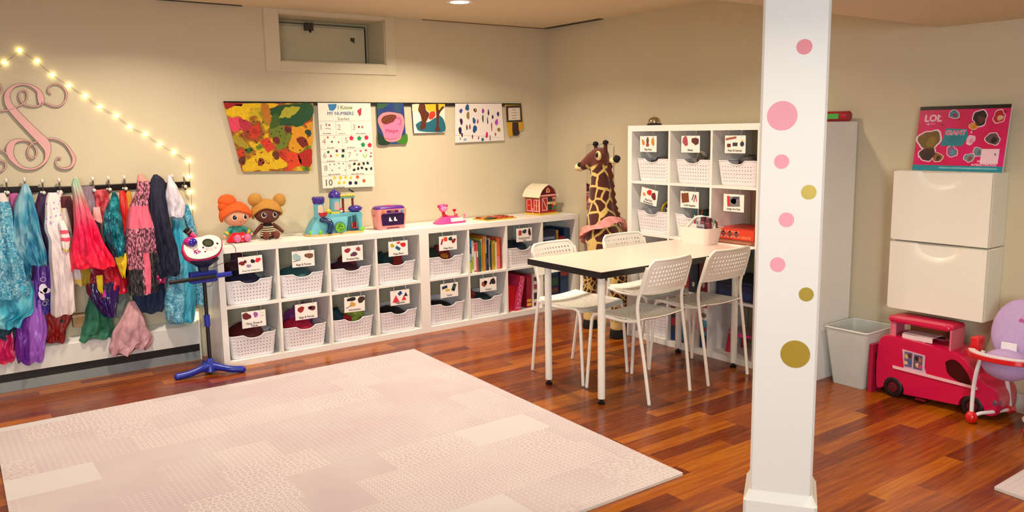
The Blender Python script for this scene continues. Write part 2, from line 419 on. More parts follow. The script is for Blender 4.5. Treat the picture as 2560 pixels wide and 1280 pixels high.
mat_slab('foam_rug', [(-1.056, -4.262), (-.5, -5.2), (.0 - .06, -4.9), (-.4, -4.14), (-1.044, -4.147)], 'pale corner of a second foam rug at the lower right behind the column')

# ------------------------------------------------------------------ column with dot stickers
CN = V((-.82, -.572, 0)).normalized(); CU = V((.572, -.82, 0)).normalized()     # face normal, face right
CF = V((-2.05, -3.862, 0))                                                     # centre of the base front on the floor
CW, BW = .212, .252
COLW = mat('ecede7', .4, var=.01, scale=4)
def oct_(w, ch): h = w / 2; return [(-h + ch, -h), (h - ch, -h), (h, -h + ch), (h, h - ch), (h - ch, h), (-h + ch, h), (-h, h - ch), (-h, -h + ch)]
cc = CF - CN * BW / 2
cl = thing('column', 'white square column with round dot stickers standing between rug and right wall', 'column', cc, math.atan2(CU.y, CU.x))
def ringbox(b, w0, w1, z0, z1, ch, m):
    a = oct_(w0, ch); c = oct_(w1, ch)
    b.add([(x, y, z0) for x, y in a] + [(x, y, z1) for x, y in c], [tuple(range(8))[::-1], tuple(range(8, 16))] + [(i, (i + 1) % 8, 8 + (i + 1) % 8, 8 + i) for i in range(8)], m)
b = MB(); ringbox(b, CW, CW, .16, 1.953, .008, COLW); b.build('shaft', cl, smooth=False)
b = MB(); ringbox(b, BW, BW, 0, .128, .01, COLW); ringbox(b, BW, BW - .008, .128, .134, .01, COLW); ringbox(b, BW - .008, CW + .004, .134, .162, .01, COLW); b.build('base', cl, smooth=False)
fc = cc + CN * (CW / 2 + .0006)
STK = [(2011, 117, 20, 'e98b96', 'small pink dot sticker at the very top of the column'), (1955.5, 289.5, 38.5, 'ee9fb0', 'largest pink dot sticker high on the column'),
       (1954, 404, 19, 'f19fb3', 'small pink dot sticker just above the upper gold dot'), (2022, 480.5, 19.5, 'a58d25', 'small gold dot sticker, upper of the two small gold ones'),
       (1966, 549.5, 19.5, 'f2a3b6', 'small pink dot sticker in the middle of the column'), (1944, 661.5, 19.5, 'f2a3b6', 'lowest small pink dot sticker on the column'),
       (2015.5, 736, 19, 'a58d25', 'small gold dot sticker, lower of the two small gold ones'), (1988, 885.5, 37.5, 'a88c1e', 'largest gold dot sticker low on the column')]
for u, v, r, h, lb in STK:
    d = ray(u, v); t = (fc - CL).dot(CN) / d.dot(CN); p = CL + d * t
    d2 = ray(u + r, v); p2 = CL + d2 * ((fc - CL).dot(CN) / d2.dot(CN)); rr = (p2 - p).length
    o = MB().lathe([(rr, 0), (rr, .0006)], mat(h, .5 if h[0] != 'a' else .35, 0 if h[0] != 'a' else .3, var=.02), 40, axis=(0, 0, 1)).build('dot_sticker', smooth=False)
    o.rotation_euler = CN.to_track_quat('Z', 'Y').to_euler(); o.location = p + CN * .0003
    tag(o, lb, 'sticker')

# ------------------------------------------------------------------ cube shelving
T_, D_, C_ = .039, .016, .336
DEP = .39
def shelving(nc, nr, label, loc, rotz):
    """front at y=-DEP..; back at y=0, left end at x=0, local"""
    t = thing('cube_shelf', label, 'shelf', loc, rotz)
    Wd = 2 * T_ + nc * C_ + (nc - 1) * D_; Hh = 2 * T_ + nr * .338 + (nr - 1) * D_
    b = MB(); b.box((0, -DEP, 0), (T_, 0, Hh), SHELL); b.box((Wd - T_, -DEP, 0), (Wd, 0, Hh), SHELL)
    b.box((T_, -DEP, 0), (Wd - T_, 0, T_), SHELL); b.box((T_, -DEP, Hh - T_), (Wd - T_, 0, Hh), SHELL)
    b.build('frame', t, smooth=False)
    for i in range(1, nc):
        xx = T_ + i * C_ + (i - 1) * D_
        MB().box((xx, -DEP + .002, T_), (xx + D_, -.002, Hh - T_), SHELL).build('divider', t, smooth=False)
    for i in range(nc):
        for j in range(1, nr):
            xx = T_ + i * (C_ + D_); zz = T_ + j * .338 + (j - 1) * D_
            MB().box((xx, -DEP + .002, zz), (xx + C_, -.002, zz + D_), SHELL).build('shelf_board', t, smooth=False)
    return t
XA = -2.947; YF = -.4058; YB = -.0158
shelving(4, 2, 'low white cube shelf beside the microphone stand, dolls on its top', (XA, YB, 0), 0)
shelving(4, 2, 'low white cube shelf next to the corner, toy barn on its top', (XA + 1.47, YB, 0), 0)
TX = -.402; TY = -1.3849
shelving(4, 4, 'tall white cube shelf against the right wall behind the table', (TX + DEP, TY, 0), -PI / 2)
def lowcell(c, r):      # c 0..7 over both low units, r 0 = bottom; returns (x left, floor z)
    u = c // 4; return XA + 1.47 * u + T_ + (c % 4) * (C_ + D_), T_ + r * (.338 + D_)
def tallcell(c, r): return TY - T_ - c * (C_ + D_), T_ + r * (.338 + D_)

# ------------------------------------------------------------------ baskets
BK = mat('e9e6ea', .35, var=.01)
def basket_shape():
    b = MB(); nf, ns = 11, 12; cols = nf + 2 + ns + 2 + nf + 2 + ns + 2; rows = 7
    wt, dt, wb, db, hh = .303, .35, .272, .315, .152; rc = .03
    def per(w, d, s):       # s in grid columns -> x,y on rounded rectangle, starting at front left
        seg = [(nf, 0), (2, 1), (ns, 2), (2, 3), (nf, 4), (2, 5), (ns, 6), (2, 7)]
        s = s % cols; hw, hd = w / 2, d / 2
        for n, k in seg:
            if s <= n or k == 7: f = s / n; break
            s -= n
        if k == 0: return (-hw + rc + f * (w - 2 * rc), -hd)
        if k == 1: a = -PI / 2 + f * PI / 2; return (hw - rc + rc * math.cos(a), -hd + rc + rc * math.sin(a))
        if k == 2: return (hw, -hd + rc + f * (d - 2 * rc))
        if k == 3: a = f * PI / 2; return (hw - rc + rc * math.cos(a), hd - rc + rc * math.sin(a))
        if k == 4: return (hw - rc - f * (w - 2 * rc), hd)
        if k == 5: a = PI / 2 + f * PI / 2; return (-hw + rc + rc * math.cos(a), hd - rc + rc * math.sin(a))
        if k == 6: return (-hw, hd - rc - f * (d - 2 * rc))
        a = PI + f * PI / 2; return (-hw + rc + rc * math.cos(a), -hd + rc + rc * math.sin(a))
    zs = [0, .017, .039, .061, .083, .105, .127, hh]
    def zz(bv):
        i = min(int(bv), 6); return zs[i] + (zs[i + 1] - zs[i]) * (bv - i)
    def notch(x): 
        q = max(0, 1 - (x / .06) ** 2); return .026 * math.sqrt(q) if q > 0 else 0
    def fn(a, bv):
        z = zz(bv); f = z / hh; x, y = per(wb + (wt - wb) * f, db + (dt - db) * f, a)
        if bv > 6 and (a % cols) <= nf: z -= notch(x) * (bv - 6) * .92
        if bv == 0: x *= .97; y *= .97
        return V((x, y, z))
    front = lambda i: i < nf or (nf + 2 <= i < nf + 2 + ns) or (nf + 2 + ns + 2 <= i < 2 * nf + 4 + ns) or (2 * nf + 6 + ns <= i < 2 * nf + 6 + 2 * ns)
    perf(b, cols, rows, lambda i, j: front(i) and 1 <= j <= 5, fn, .155, BK)
    n = 44; pts = [fn(cols * i / n, 0) for i in range(n)]
    b.add(pts, [tuple(range(n))[::-1]], BK)
    return b, fn, cols, nf
_bs, _fn, _cols, _nf = basket_shape()
bask0 = None
def basket(label, loc, rotz):
    global bask0
    if bask0 is None:
        bask0 = thing('storage_basket', label, 'basket', loc, rotz, 'white perforated storage baskets')
        _bs.build('basket_body', bask0, solid=.0016, smooth=False)
        b = MB(); k = 90
        b.tube([_fn(_cols * i / k, 7) + V((0, 0, 0)) for i in range(k)] + [_fn(0, 7)], .0035, BK, 6, caps=False)
        b.build('basket_rim', bask0)
        return bask0
    return dup(bask0, loc, rotz, label)

# ------------------------------------------------------------------ label cards
CARDW = mat('f4efe8', .3, var=.01); INK = mat('1c1517', .6, var=0); CLEAR = mat('b9b2a4', .2, .3, var=0)
def card(txt, icons, org, U, Vv, label, tilt=0, w=.154, h=.106):
    """org = middle of the card's top edge"""
    N = U.cross(Vv)
    t = thing('picture_card', label, 'card', org, 0, 'picture label cards hanging in the cubes')
    R = Matrix((U, N * -1, Vv)).transposed().to_4x4()
    t.matrix_world = Matrix.Translation(org) @ R @ Matrix.Rotation(tilt, 4, 'Y')
    b = MB(); b.box((-w / 2, 0, -h), (w / 2, .0015, 0), CARDW); F = (V((0, 0, -h)), V((1, 0, 0)), V((0, 0, 1)))
    for ic in icons:
        ic = (ic[0], ic[1] - .5) + tuple(ic[2:])
        k, x, y, r, c = ic[:5]; mm = mat(c, .5, var=.1)
        if k == 'b': b.blob(x * w, y * h, r * w, F, mm, 1, seed=int(x * 99), ry=(ic[5] if len(ic) > 5 else r) * w, rot=(ic[6] if len(ic) > 6 else 0))
        elif k == 'd': b.disc(x * w, y * h, r * w, F, mm, 1)
        elif k == 'r': 
            a = ic[6] if len(ic) > 6 else 0; hx, hy = r * w, ic[5] * w; c_, s_ = math.cos(a), math.sin(a)
            b.poly([(x * w + p * c_ - q * s_, y * h + p * s_ + q * c_) for p, q in ((-hx, -hy), (hx, -hy), (hx, hy), (-hx, hy))], F, mm, 1 + (ic[7] if len(ic) > 7 else 0))
        elif k == 't': b.poly([(x * w - r * w, y * h - r * w * .8), (x * w + r * w, y * h - r * w * .8), (x * w, y * h + r * w)], F, mm, 1)
    ls = txt.split('|')
    for i, l in enumerate(ls):
        y = .15 if len(ls) == 1 else (.26, .10)[i]
        sz = min(.0185, w * .93 / max(1, len(l) * .58)); b.text(l, 0, y * h, sz, F, INK, 3, bold=.018)
    b.build('card_face', t, smooth=False)
    for s_ in (-1, 1):
        hk = MB(); hk.tube([(s_ * .047, -.001, -.006), (s_ * .047, -.003, .012), (s_ * .047, .002, .02), (s_ * .047, .002, .031)], .0013, CLEAR, 6); hk.box((s_ * .047 - .008, -.001, .028), (s_ * .047 + .008, .006, .0315), CLEAR)
        hk.build('card_hook', t)
    return t
EX = V((1, 0, 0)); EZ = V((0, 0, 1)); EY = V((0, -1, 0))
def low_basket(c, r, lb): xx, zz = lowcell(c, r); return basket(lb, (xx + C_ / 2 - .005, YF + .012 + .175, zz + .001), random.uniform(-.02, .02))
def tall_basket(c, r, lb): yy, zz = tallcell(c, r); return basket(lb, (TX + .012 + .175, yy - C_ / 2 - .012, zz + .001), -PI / 2 + random.uniform(-.02, .02))
def low_card(c, r, txt, ic, lb, tilt=0, dx=0): xx, zz = lowcell(c, r); return card(txt, ic, V((xx + C_ / 2 + dx, YF + .008, zz + .338 - .032)), EX, EZ, lb, tilt)
def tall_card(c, r, txt, ic, lb, tilt=0, dy=0): yy, zz = tallcell(c, r); return card(txt, ic, V((TX + .008, yy - C_ / 2 + dy, zz + .338 - .032)), EY, EZ, lb, tilt)
R1, R2 = '8a1726', 'd22038'
purse = [('b', .26, .66, .17, '93202a', .13), ('b', .76, .66, .17, '5c1a24', .12), ('d', .7, .7, .05, '2b1220')]
LOW = [  # col,row,text,icons,label of card
 (0, 1, 'Dress Up Accessories', [('b', .14, .62, .13, '7c1420', .09), ('d', .28, .7, .07, '6d1020'), ('b', .6, .68, .1, '1c0a18', .09), ('b', .82, .72, .12, 'e0203e', .1), ('b', .42, .42, .1, '9a7fa8', .08)], 'card reading Dress Up Accessories in the upper left cube', -.02),
 (1, 1, 'Bags & Purses', [('b', .2, .62, .2, '9fc0be', .16), ('b', .76, .66, .2, '7a5138', .13), ('r', .2, .4, .17, '2c2a35', .012, .15)], 'card reading Bags and Purses with a pale blue bag picture', .01),
 (2, 1, 'Pretend Play', [('b', .26, .72, .17, '9b2340', .1), ('b', .56, .44, .19, '5f3a52', .1, .3), ('b', .78, .75, .13, 'a34a58', .09)], 'card reading Pretend Play in the third upper cube', .0),
 (3, 1, 'Mega Blocs', [('b', .2, .72, .11, 'b2a92d', .09), ('r', .48, .52, .13, '1d5276', .07, -.6), ('b', .76, .72, .14, 'd9182c', .12), ('r', .52, .88, .09, 'e24a38', .05)], 'card reading Mega Blocs with a blue block in the middle', .0),
 (0, 0, 'Hats, Shoes &|Tiaras', [('b', .2, .72, .2, '6b1a22', .15), ('b', .58, .76, .09, 'a05aa8', .14), ('r', .86, .82, .1, 'cfc6bb', .01), ('r', .86, .66, .09, '8e8376', .008)], 'card reading Hats, Shoes and Tiaras in the lower left cube', .0),
 (1, 0, 'Bags & Purses', purse, 'card reading Bags and Purses with a red purse picture', .0),
 (2, 0, 'Instruments', [('b', .35, .84, .22, '1a1718', .1), ('b', .82, .76, .18, '3c2a22', .16), ('b', .4, .5, .14, 'd1a24a', .12), ('r', .2, .35, .13, '5a3b22', .015, .4)], 'card reading Instruments in the lower third cube', .03),
 (3, 0, 'Magnatiles', [('r', .5, .78, .1, '1c3f86', .08, .6), ('t', .8, .66, .11, '1b2745'), ('t', .28, .42, .19, 'd8354c'), ('t', .7, .42, .13, 'e5303a')], 'card reading Magnatiles beside the seam of the two low shelves', .0),
 (4, 1, 'Mega Blocs', [('r', .16, .62, .045, 'a31c24', .14, -.3), ('r', .36, .78, .1, 'e2402c', .1), ('b', .64, .78, .11, '1c3a34', .11), ('b', .82, .62, .14, '8a1a26', .1, .4)], 'card reading Mega Blocs with a red stick block at its left', .0),
 (6, 1, 'Small Connect|Toys', [('r', .24, .66, .1, 'b0362c', .13), ('b', .52, .74, .14, '2b3a46', .12), ('b', .84, .66, .1, '451c22', .2)], 'card reading Small Connect Toys above the basket beside the chair', .0),
 (4, 0, 'Duplo', [('r', .24, .74, .15, '15384a', .07, .2), ('b', .4, .52, .14, 'd9b634', .07), ('r', .76, .66, .1, '2e4f4b', .18, -.4), ('r', .74, .5, .05, 'cc4d38', .04)], 'card reading Duplo in the lower cube of the right low shelf', .0),
 (5, 0, 'Puzzles', [('b', .26, .6, .19, '8d4a30', .15), ('d', .34, .66, .09, 'd9a06a'), ('b', .78, .68, .18, '2f201f', .15), ('d', .62, .56, .06, '3a3038')], 'card reading Puzzles below the row of books', .0),
]
WH = {0: 'first', 1: 'second', 2: 'third', 3: 'fourth'}
for c, r, t, ic, lb, tl in LOW:
    low_card(c, r, t, ic, lb, tl)
    name = lb.replace('card reading ', '').split(' in the')[0].split(' with')[0].split(' beside')[0].split(' above')[0].split(' below')[0].split(' at its')[0]
    extra = {(1, 1): ' with teal bag inside', (1, 0): ' with pink cloth inside', (3, 1): ' on the left shelf', (4, 1): ' on the right shelf'}.get((c, r), '')
    low_basket(c, r, 'white perforated basket under the ' + name + ' card' + extra)
TALL = [
 (0, 3, 'Play-Doh', [('b', .2, .6, .09, 'c9803a', .14, .2), ('b', .46, .74, .08, '6a4434', .16), ('b', .46, .46, .09, 'a6392a', .12), ('b', .78, .64, .11, 'c98a34', .18)], 'card reading Play-Doh in the top left cube of the tall shelf', .0, .02),
 (1, 3, 'Beads', [('b', .22, .68, .17, 'ad4a5a', .2), ('b', .76, .68, .2, '5b2a24', .17)], 'card reading Beads in the top row of the tall shelf', .0, .0),
 (2, 3, 'Paint & Stamps', [('r', .3, .84, .26, 'a0584c', .045, .15), ('r', .2, .44, .09, '6d2a22', .07), ('r', .5, .5, .12, '3a3836', .07), ('d', .84, .52, .1, '2a3356'), ('b', .84, .7, .05, 'e1c23a')], 'card reading Paint and Stamps beside the column', .0, 0),
 (0, 2, 'Play-Doh|Accessories', [('b', .5, .76, .18, 'c92a22', .12), ('b', .78, .6, .16, '6e1a20', .16), ('b', .2, .56, .1, 'e88a4c', .08)], 'tilted card reading Play-Doh Accessories above a yellow ring', .16, .0),
 (1, 2, 'Craft Supplies', [('r', .26, .6, .2, '7a3f22', .2, .12), ('r', .68, .66, .025, '32265c', .14, -.4), ('r', .78, .6, .025, '7b2a4a', .16, -.3), ('r', .86, .6, .03, 'd9605a', .14, .2)], 'card reading Craft Supplies above the white caddy', .0, .0),
 (2, 2, 'Large Art Kits', [('r', .5, .58, .3, '77747a', .2, .06), ('r', .24, .6, .06, 'd12a20', .2, .06, 1), ('b', .5, .62, .16, 'd9cfc4', .12), ('r', .6, .8, .14, '3f3a62', .04, 0, 2)], 'card reading Large Art Kits above the orange boxes', .0, .0),
]
for c, r, t, ic, lb, tl, dy in TALL:
    tall_card(c, r, t, ic, lb, tl, dy)
for c, r, lb in ((0, 3, 'white perforated basket under the Play-Doh card, yellow bag inside'), (1, 3, 'white perforated basket under the Beads card'), (2, 3, 'white perforated basket under the Paint and Stamps card'),
                 (0, 2, 'white perforated basket holding a yellow ring and white lid'), (1, 2, 'white perforated basket half hidden behind the white caddy'),
                 (0, 1, 'white perforated basket in the tall shelf seen under the tabletop'), (0, 0, 'white perforated basket in the lowest left cube of the tall shelf')):
    tall_basket(c, r, lb)

# ------------------------------------------------------------------ table and chairs
PL = mat('f5f0e4', .33, var=.01)
t = thing('table', 'white rectangular table with black edge and four round white legs', 'table', (-1.009, -2.155, 0))
hx, hy = .624, .31
MB().box((-hx, -hy, .701), (hx, hy, .7345), BLACK).box((-hx + .0015, -hy + .0015, .7345), (hx - .0015, hy - .0015, .7352), mat('eccbbd', .28, var=.01)).build('tabletop', t, smooth=False)
for sx in (-1, 1):
    for sy in (-1, 1):
        lg = MB(); px, py = sx * (hx - .08), sy * (hy - .085)
        lg.tube([(px, py, .03), (px, py, .7)], .02, PL, 20); l = lg.build('leg', t)
        MB().lathe([(.008, .012), (.008, .03)], BLACK, 12, (px, py, 0)).lathe([(.018, 0), (.02, .003), (.02, .012), (.012, .014)], BLACK, 20, (px, py, 0)).build('leg_foot', l)

def make_chair(label):
    t = thing('chair', label, 'chair', (0, 0, 0), 0, 'white perforated plastic chairs around the table')
    # side frames: rear leg runs up into the backrest post
    for s in (-1, 1):
        b = MB(); pts = crom([(s * .177, -.225, .006), (s * .183, -.19, .25), (s * .188, -.155, .46), (s * .187, -.15, .54), (s * .184, -.163, .60), (s * .176, -.205, .74)], 7)
        b.tube(pts, .0095, PL, 12); b.build('rear_leg', t)
        b = MB(); pts = crom([(s * .195, .215, .006), (s * .19, .2, .2), (s * .186, .185, .38), (s * .184, .172, .425), (s * .183, .14, .442), (s * .184, .05, .437), (s * .187, -.06, .436), (s * .188, -.155, .45)], 7)
        b.tube(pts, .0095, PL, 12); l = b.build('front_leg', t)
        MB().tube([(s * .195, .2155, 0), (s * .195, .2155, .008)], .0085, mat('8f8a80', .6), 10).tube([(s * .177, -.2252, 0), (s * .177, -.2252, .008)], .0085, mat('8f8a80', .6), 10).build('leg_cap', l)
    b = MB(); b.tube([(-.184, .17, .428), (.184, .17, .428)], .0095, PL, 12); b.build('front_rail', t)
    # seat shell
    b = MB(); nu, nv = 24, 22
    def seat(a, c):
        u = a / nu * 2 - 1; v = c / nv
        y = .195 - v * .375; w = .196 - .012 * v
        if v < .08: w *= 1 - .10 * ((.08 - v) / .08) ** 2
        if v > .9: w *= 1 - .12 * ((v - .9) / .1) ** 2
        z = .447 - .022 * (1 - u * u) * (1 - (2 * v - 1) ** 2 * .6) + .006 * v - (.02 * ((.12 - v) / .12) ** 2 if v < .12 else 0) + (.012 * ((v - .88) / .12) ** 2 if v > .88 else 0)
        return V((u * w, y, z))
    perf(b, nu, nv, lambda i, j: 2 <= i < nu - 2 and 2 <= j < nv - 2, seat, .27, PL)
    b.build('seat', t, solid=.004, smooth=False)
    # backrest shell
    b = MB(); nu2, nv2 = 15, 8
    zs = [.598, .612, .633, .656, .679, .702, .725, .752, .775]
    def back(a, c):
        u = a / nu2 * 2 - 1; k = min(int(c), nv2 - 1); z = zs[k] + (zs[k + 1] - zs[k]) * (c - k); f = (z - .598) / .177
        w = .186 - .010 * f
        if f > .72: w *= 1 - .17 * ((f - .72) / .28) ** 2.2
        z2 = z - .0 * f
        return V((u * w, -.170 - .058 * f - .022 * (1 - u * u), z2))
    perf(b, nu2, nv2, lambda i, j: 1 <= i < nu2 - 1 and 2 <= j <= 6, back, .2, PL, asp=1.35, shear=.25)
    o = b.build('backrest', t, solid=.0045, smooth=False)
    b = MB(); path = [back(0, c) for c in (0, 1, 2, 3, 4, 5, 6, 6.5, 7, 7.4, 7.7, 8)] + [back(nu2 * i / 16, 8) for i in range(1, 16)] + [back(nu2, c) for c in (8, 7.7, 7.4, 7, 6.5, 6, 5, 4, 3, 2, 1, 0)]
    b.tube(path, .0075, PL, 10, flat=1); b.tube([back(nu2 * i / 16, 0) for i in range(17)], .004, PL, 8); b.build('backrest_rim', o)
    return t
D2R = PI / 180
c0 = make_chair('white perforated chair nearest the camera, back to the viewer, by the near table leg')
c0.location = (-1.2235, -2.325, 0); c0.rotation_euler = (0, 0, 5 * D2R)
dup(c0, (-.712, -2.315, 0), 1 * D2R, 'white perforated chair beside the column, back to the viewer')
dup(c0, (-1.262, -1.86, 0), 186 * D2R, 'white perforated chair on the far side of the table, in front of the low shelf')
dup(c0, (-.69, -1.86, 0), 180 * D2R, 'white perforated chair on the far side of the table, in front of the giraffe')

# ------------------------------------------------------------------ caddy with markers on the table
ct = PZ(1757, 611, .7352)
cd = thing('caddy', 'white plastic carry caddy full of markers at the far end of the table', 'caddy', (-.425, -2.07, .7352), 0)
CD = mat('f3eee6', .38, var=.01)
def rrect(w, d, r, n=5):
    out = []
    for cx_, cy_, a0 in ((w / 2 - r, -d / 2 + r, -PI / 2), (w / 2 - r, d / 2 - r, 0), (-w / 2 + r, d / 2 - r, PI / 2), (-w / 2 + r, -d / 2 + r, PI)):
        for i in range(n + 1): a = a0 + i / n * PI / 2; out.append((cx_ + r * math.cos(a), cy_ + r * math.sin(a)))
    return out
def tub(b, w0, d0, w1, d1, h, r, m, th=.003, z=0):
    A, B = rrect(w0, d0, r), rrect(w1, d1, r); A2, B2 = rrect(w0 - 2 * th, d0 - 2 * th, r), rrect(w1 - 2 * th, d1 - 2 * th, r); n = len(A)
    vs = [(x, y, z) for x, y in A] + [(x, y, z + h) for x, y in B] + [(x, y, z + h) for x, y in B2] + [(x, y, z + th) for x, y in A2]
    fs = [tuple(range(n))[::-1], tuple(range(3 * n, 4 * n))]
    for k in range(3): fs += [(k * n + i, k * n + (i + 1) % n, (k + 1) * n + (i + 1) % n, (k + 1) * n + i) for i in range(n)]
    b.add(vs, fs, m)
b = MB(); tub(b, .155, .215, .185, .255, .105, .035, CD); b.build('caddy_body', cd, bevel=.001)
b = MB(); hp = crom([(0, -.12, .085), (0, -.085, .12), (0, -.05, .155), (0, 0, .168), (0, .05, .155), (0, .085, .12), (0, .12, .085)], 5)
prof = [(p[1], p[2]) for p in hp]
b.tube(hp, .009, CD, 10); b.box((-.002, -.115, .01), (.002, .115, .118), CD); b.build('caddy_handle', cd)
for i, (dx, dy, h, c, nm, lb) in enumerate([(-.04, -.055, .17, '4c2630', 'marker_pack', 'dark brown marker pack standing upright in the white caddy'), (-.035, -.09, .165, '5d2b33', 'marker_pack', 'reddish brown marker pack at the right side of the caddy')]):
    b = MB(); b.box((-.012, -.016, 0), (.012, .016, h), mat(c, .3)); b.box((-.0135, -.0175, h - .07), (.0135, .0175, h - .03), mat('7a4048', .3)); o = b.build(nm, bevel=.003)
    o.location = cd.location + V((dx, dy, .0035)); tag(o, lb, 'marker pack')
b = MB(); b.box((-.004, -.03, 0), (.004, .03, .04), mat('a9a7b4', .4)); b.text('Markers', 0, .022, .014, (V((-.0041, 0, 0)), V((0, -1, 0)), EZ), INK, 2, bold=.02); o = b.build('paper_label', smooth=False); o.location = cd.location + V((-.062, -.05, .1)); 
o.location.z = .7352 + .088; tag(o, 'grey lettered tag clipped inside the front of the white caddy', 'tag')
rd = random.Random(3)
PEN = [('e5d9c8', 'cream'), ('c33a22', 'orange red'), ('2d7a3f', 'green'), ('d9c9b4', 'beige'), ('7b1f2a', 'dark red'), ('2a5f8a', 'blue')]
PXY = [(.02, -.105, 0), (-.01, -.112, 3), (.035, -.1, 2), (.05, -.085, 1), (.03, .09, 1), (.0, .095, 4), (.04, .075, 5)]
for i, (dx, dy, k) in enumerate(PXY):
    c, nm = PEN[k]; b = MB(); L_ = .12 + .03 * rd.random(); b.tube([(0, 0, 0), (0, 0, L_)], .0055, mat(c, .4), 10); b.tube([(0, 0, L_), (0, 0, L_ + .02)], [.0055, .004], mat(PEN[(k + 2) % 6][0], .4), 10)
    o = b.build('marker'); o.location = cd.location + V((dx, dy * .9, .004)); o.rotation_euler = (rd.uniform(-.08, .08), rd.uniform(-.08, .08), 0)
    tag(o, ['cream marker by the right wall of the white caddy', 'pale beige marker leaning at the right end of the caddy', 'green marker at the far right end of the caddy', 'orange red marker behind the pale ones in the caddy', 'orange red marker at the left end of the caddy', 'dark red marker at the left end of the caddy', 'blue marker at the left end of the caddy'][i], 'marker', 'markers in the white caddy')

# ------------------------------------------------------------------ books and boxes in the cubes
def upright(name, w, h, d, m, loc, rot=0, deco=None, lean=0):
    """spine faces -Y locally"""
    b = MB(); b.box((0, 0, 0), (w, d, h), m)
    if deco: deco(b, (V((0, 0, 0)), V((1, 0, 0)), V((0, 0, 1))), w, h)
    o = b.build(name, bevel=.0015); o.location = loc; o.rotation_euler = (0, lean, rot); return o
def spine(*bands):
    def f(b, F, w, h):
        for z0, z1, c in bands: b.rect(w * .08, z0 * h, w * .92, z1 * h, F, mat(c, .5, var=.15, scale=80), 1)
    return f
BOOKS = [(.034, .268, '17496e', [(.75, .99, '2f6fa0'), (.35, .55, '8fb0b8'), (.02, .33, 'a9b83c')], 'tall blue book with a green foot, leftmost on the book shelf'),
 (.024, .245, 'd9d3c6', [(.8, .97, 'c2c9cf'), (.1, .5, '9fb04a')], 'white book with green lettering second from the left'),
 (.022, .225, 'd8c9c0', [(.72, .98, 'c92b22'), (.02, .06, '8a2a1c')], 'white book with a red top band'),
 (.014, .232, 'c44a54', [(.5, .7, 'd9d0c9')], 'thin pinkish red book between white and green books'),
 (.026, .235, '24594a', [(.55, .9, '3a6a44'), (.1, .4, '1e4f5a')], 'dark green book near the left of the row'),
 (.016, .252, 'c9c04a', [(.85, .99, 'd9d2c2'), (.1, .7, 'aab23c')], 'yellow green book with a white top'),
 (.026, .272, 'b96a22', [(.05, .95, 'c67a2a')], 'tall orange book in the middle of the row'),
 (.014, .274, '3a4f6b', [(.5, .97, '9ba6b5')], 'tall grey blue book next to the orange one'),
 (.02, .235, '10131f', [(.2, .4, '35405a')], 'thin black book right of centre'),
 (.012, .25, 'b8b0a0', [(.1, .8, '58616a')], 'thin grey book with a pale top'),
 (.014, .225, '1c1b22', [], 'second thin black book right of the grey one'),
 (.018, .222, 'b88c2a', [(.2, .9, 'a37418')], 'gold coloured book on the right half of the row'),
 (.016, .226, 'c3bb4a', [(.1, .9, '9a9c34')], 'olive yellow book on the right half of the row'),
 (.010, .214, 'd6cdb6', [], 'thin cream book before the orange pair'),
 (.034, .245, 'c8542a', [(.45, .98, 'd0662e'), (.02, .42, 'd47a72')], 'thick orange and pink book near the right end'),
 (.016, .245, 'a5202a', [(.1, .9, '8a1822')], 'dark red book at the right end of the row')]
bx_, bz_ = lowcell(5, 1); xx = bx_ + .004
for w_, h_, c_, bands, lb in BOOKS:
    o = upright('book', w_ - .001, h_, .19, mat(c_, .5), (xx, YF + .035 + rd.uniform(-.006, .01), bz_), 0, spine(*bands)); xx += w_ + .0003
    tag(o, lb, 'book', 'books in the upper cube of the right low shelf')
# lower red and pink boxes
bx_, bz_ = lowcell(6, 0)
o = upright('game_box', .07, .215, .25, mat('c01420', .35), (bx_ + .003, YF + .05, bz_), lean=.20); tag(o, 'plain red leaning box at the left of the lower cube', 'box')
def pinkdeco(b, F, w, h):
    b.rect(.06 * w, .1 * h, .94 * w, .98 * h, F, ramp_mat('noise', [(0, 'c22a5c'), (.5, 'e06a90'), (.62, 'f0b8c6')], 60), 1); b.text('L.O.L.', w * .5, h * .5, .03, (F[0] + EX * w * .5 + EZ * h * .5, EZ, -EX), mat('f2dce0', .5), 3)
b = MB(); b.box((0, 0, 0), (.05, .25, .285), mat('c9305c', .4)); b.rect(.004, .02, .046, .28, (V((0, 0, 0)), EX, EZ), ramp_mat('noise', [(0, 'b8224e'), (.48, 'd9487a'), (.58, 'eeb4c4')], 90), 1)
o = b.build('game_box', bevel=.002); o.location = (bx_ + .084, YF + .03, bz_); o.rotation_euler = (0, .2, 0); tag(o, 'bright pink patterned box leaning on the dark red boxes', 'box')
o = upright('game_box', .052, .27, .25, mat('8e1430', .4), (bx_ + .222, YF + .06, bz_), deco=spine((.06, .14, 'd9a62c'), (.18, .26, 'd9a62c'), (.4, .9, 'a51f3c'))); tag(o, 'dark crimson box with yellow squares in the lower cube', 'box')
o = upright('game_box', .038, .27, .25, mat('d9cfca', .4), (bx_ + .278, YF + .04, bz_), deco=spine((.8, .92, '5a3038'), (.55, .7, '8a3a50'), (.25, .45, '322a36'), (.05, .15, '7a2a2a'))); tag(o, 'white box with dark figures beside the table leg', 'box')
bx_, bz_ = lowcell(7, 0)
o = upright('game_box', .10, .29, .28, mat('171c38', .45), (bx_ + .01, YF + .06, bz_), deco=spine((.55, .68, '8a7c3a'), (.2, .4, '5a2030'), (.42, .52, '55607a'))); tag(o, 'navy box with a small yellow disc in the corner cube', 'box')
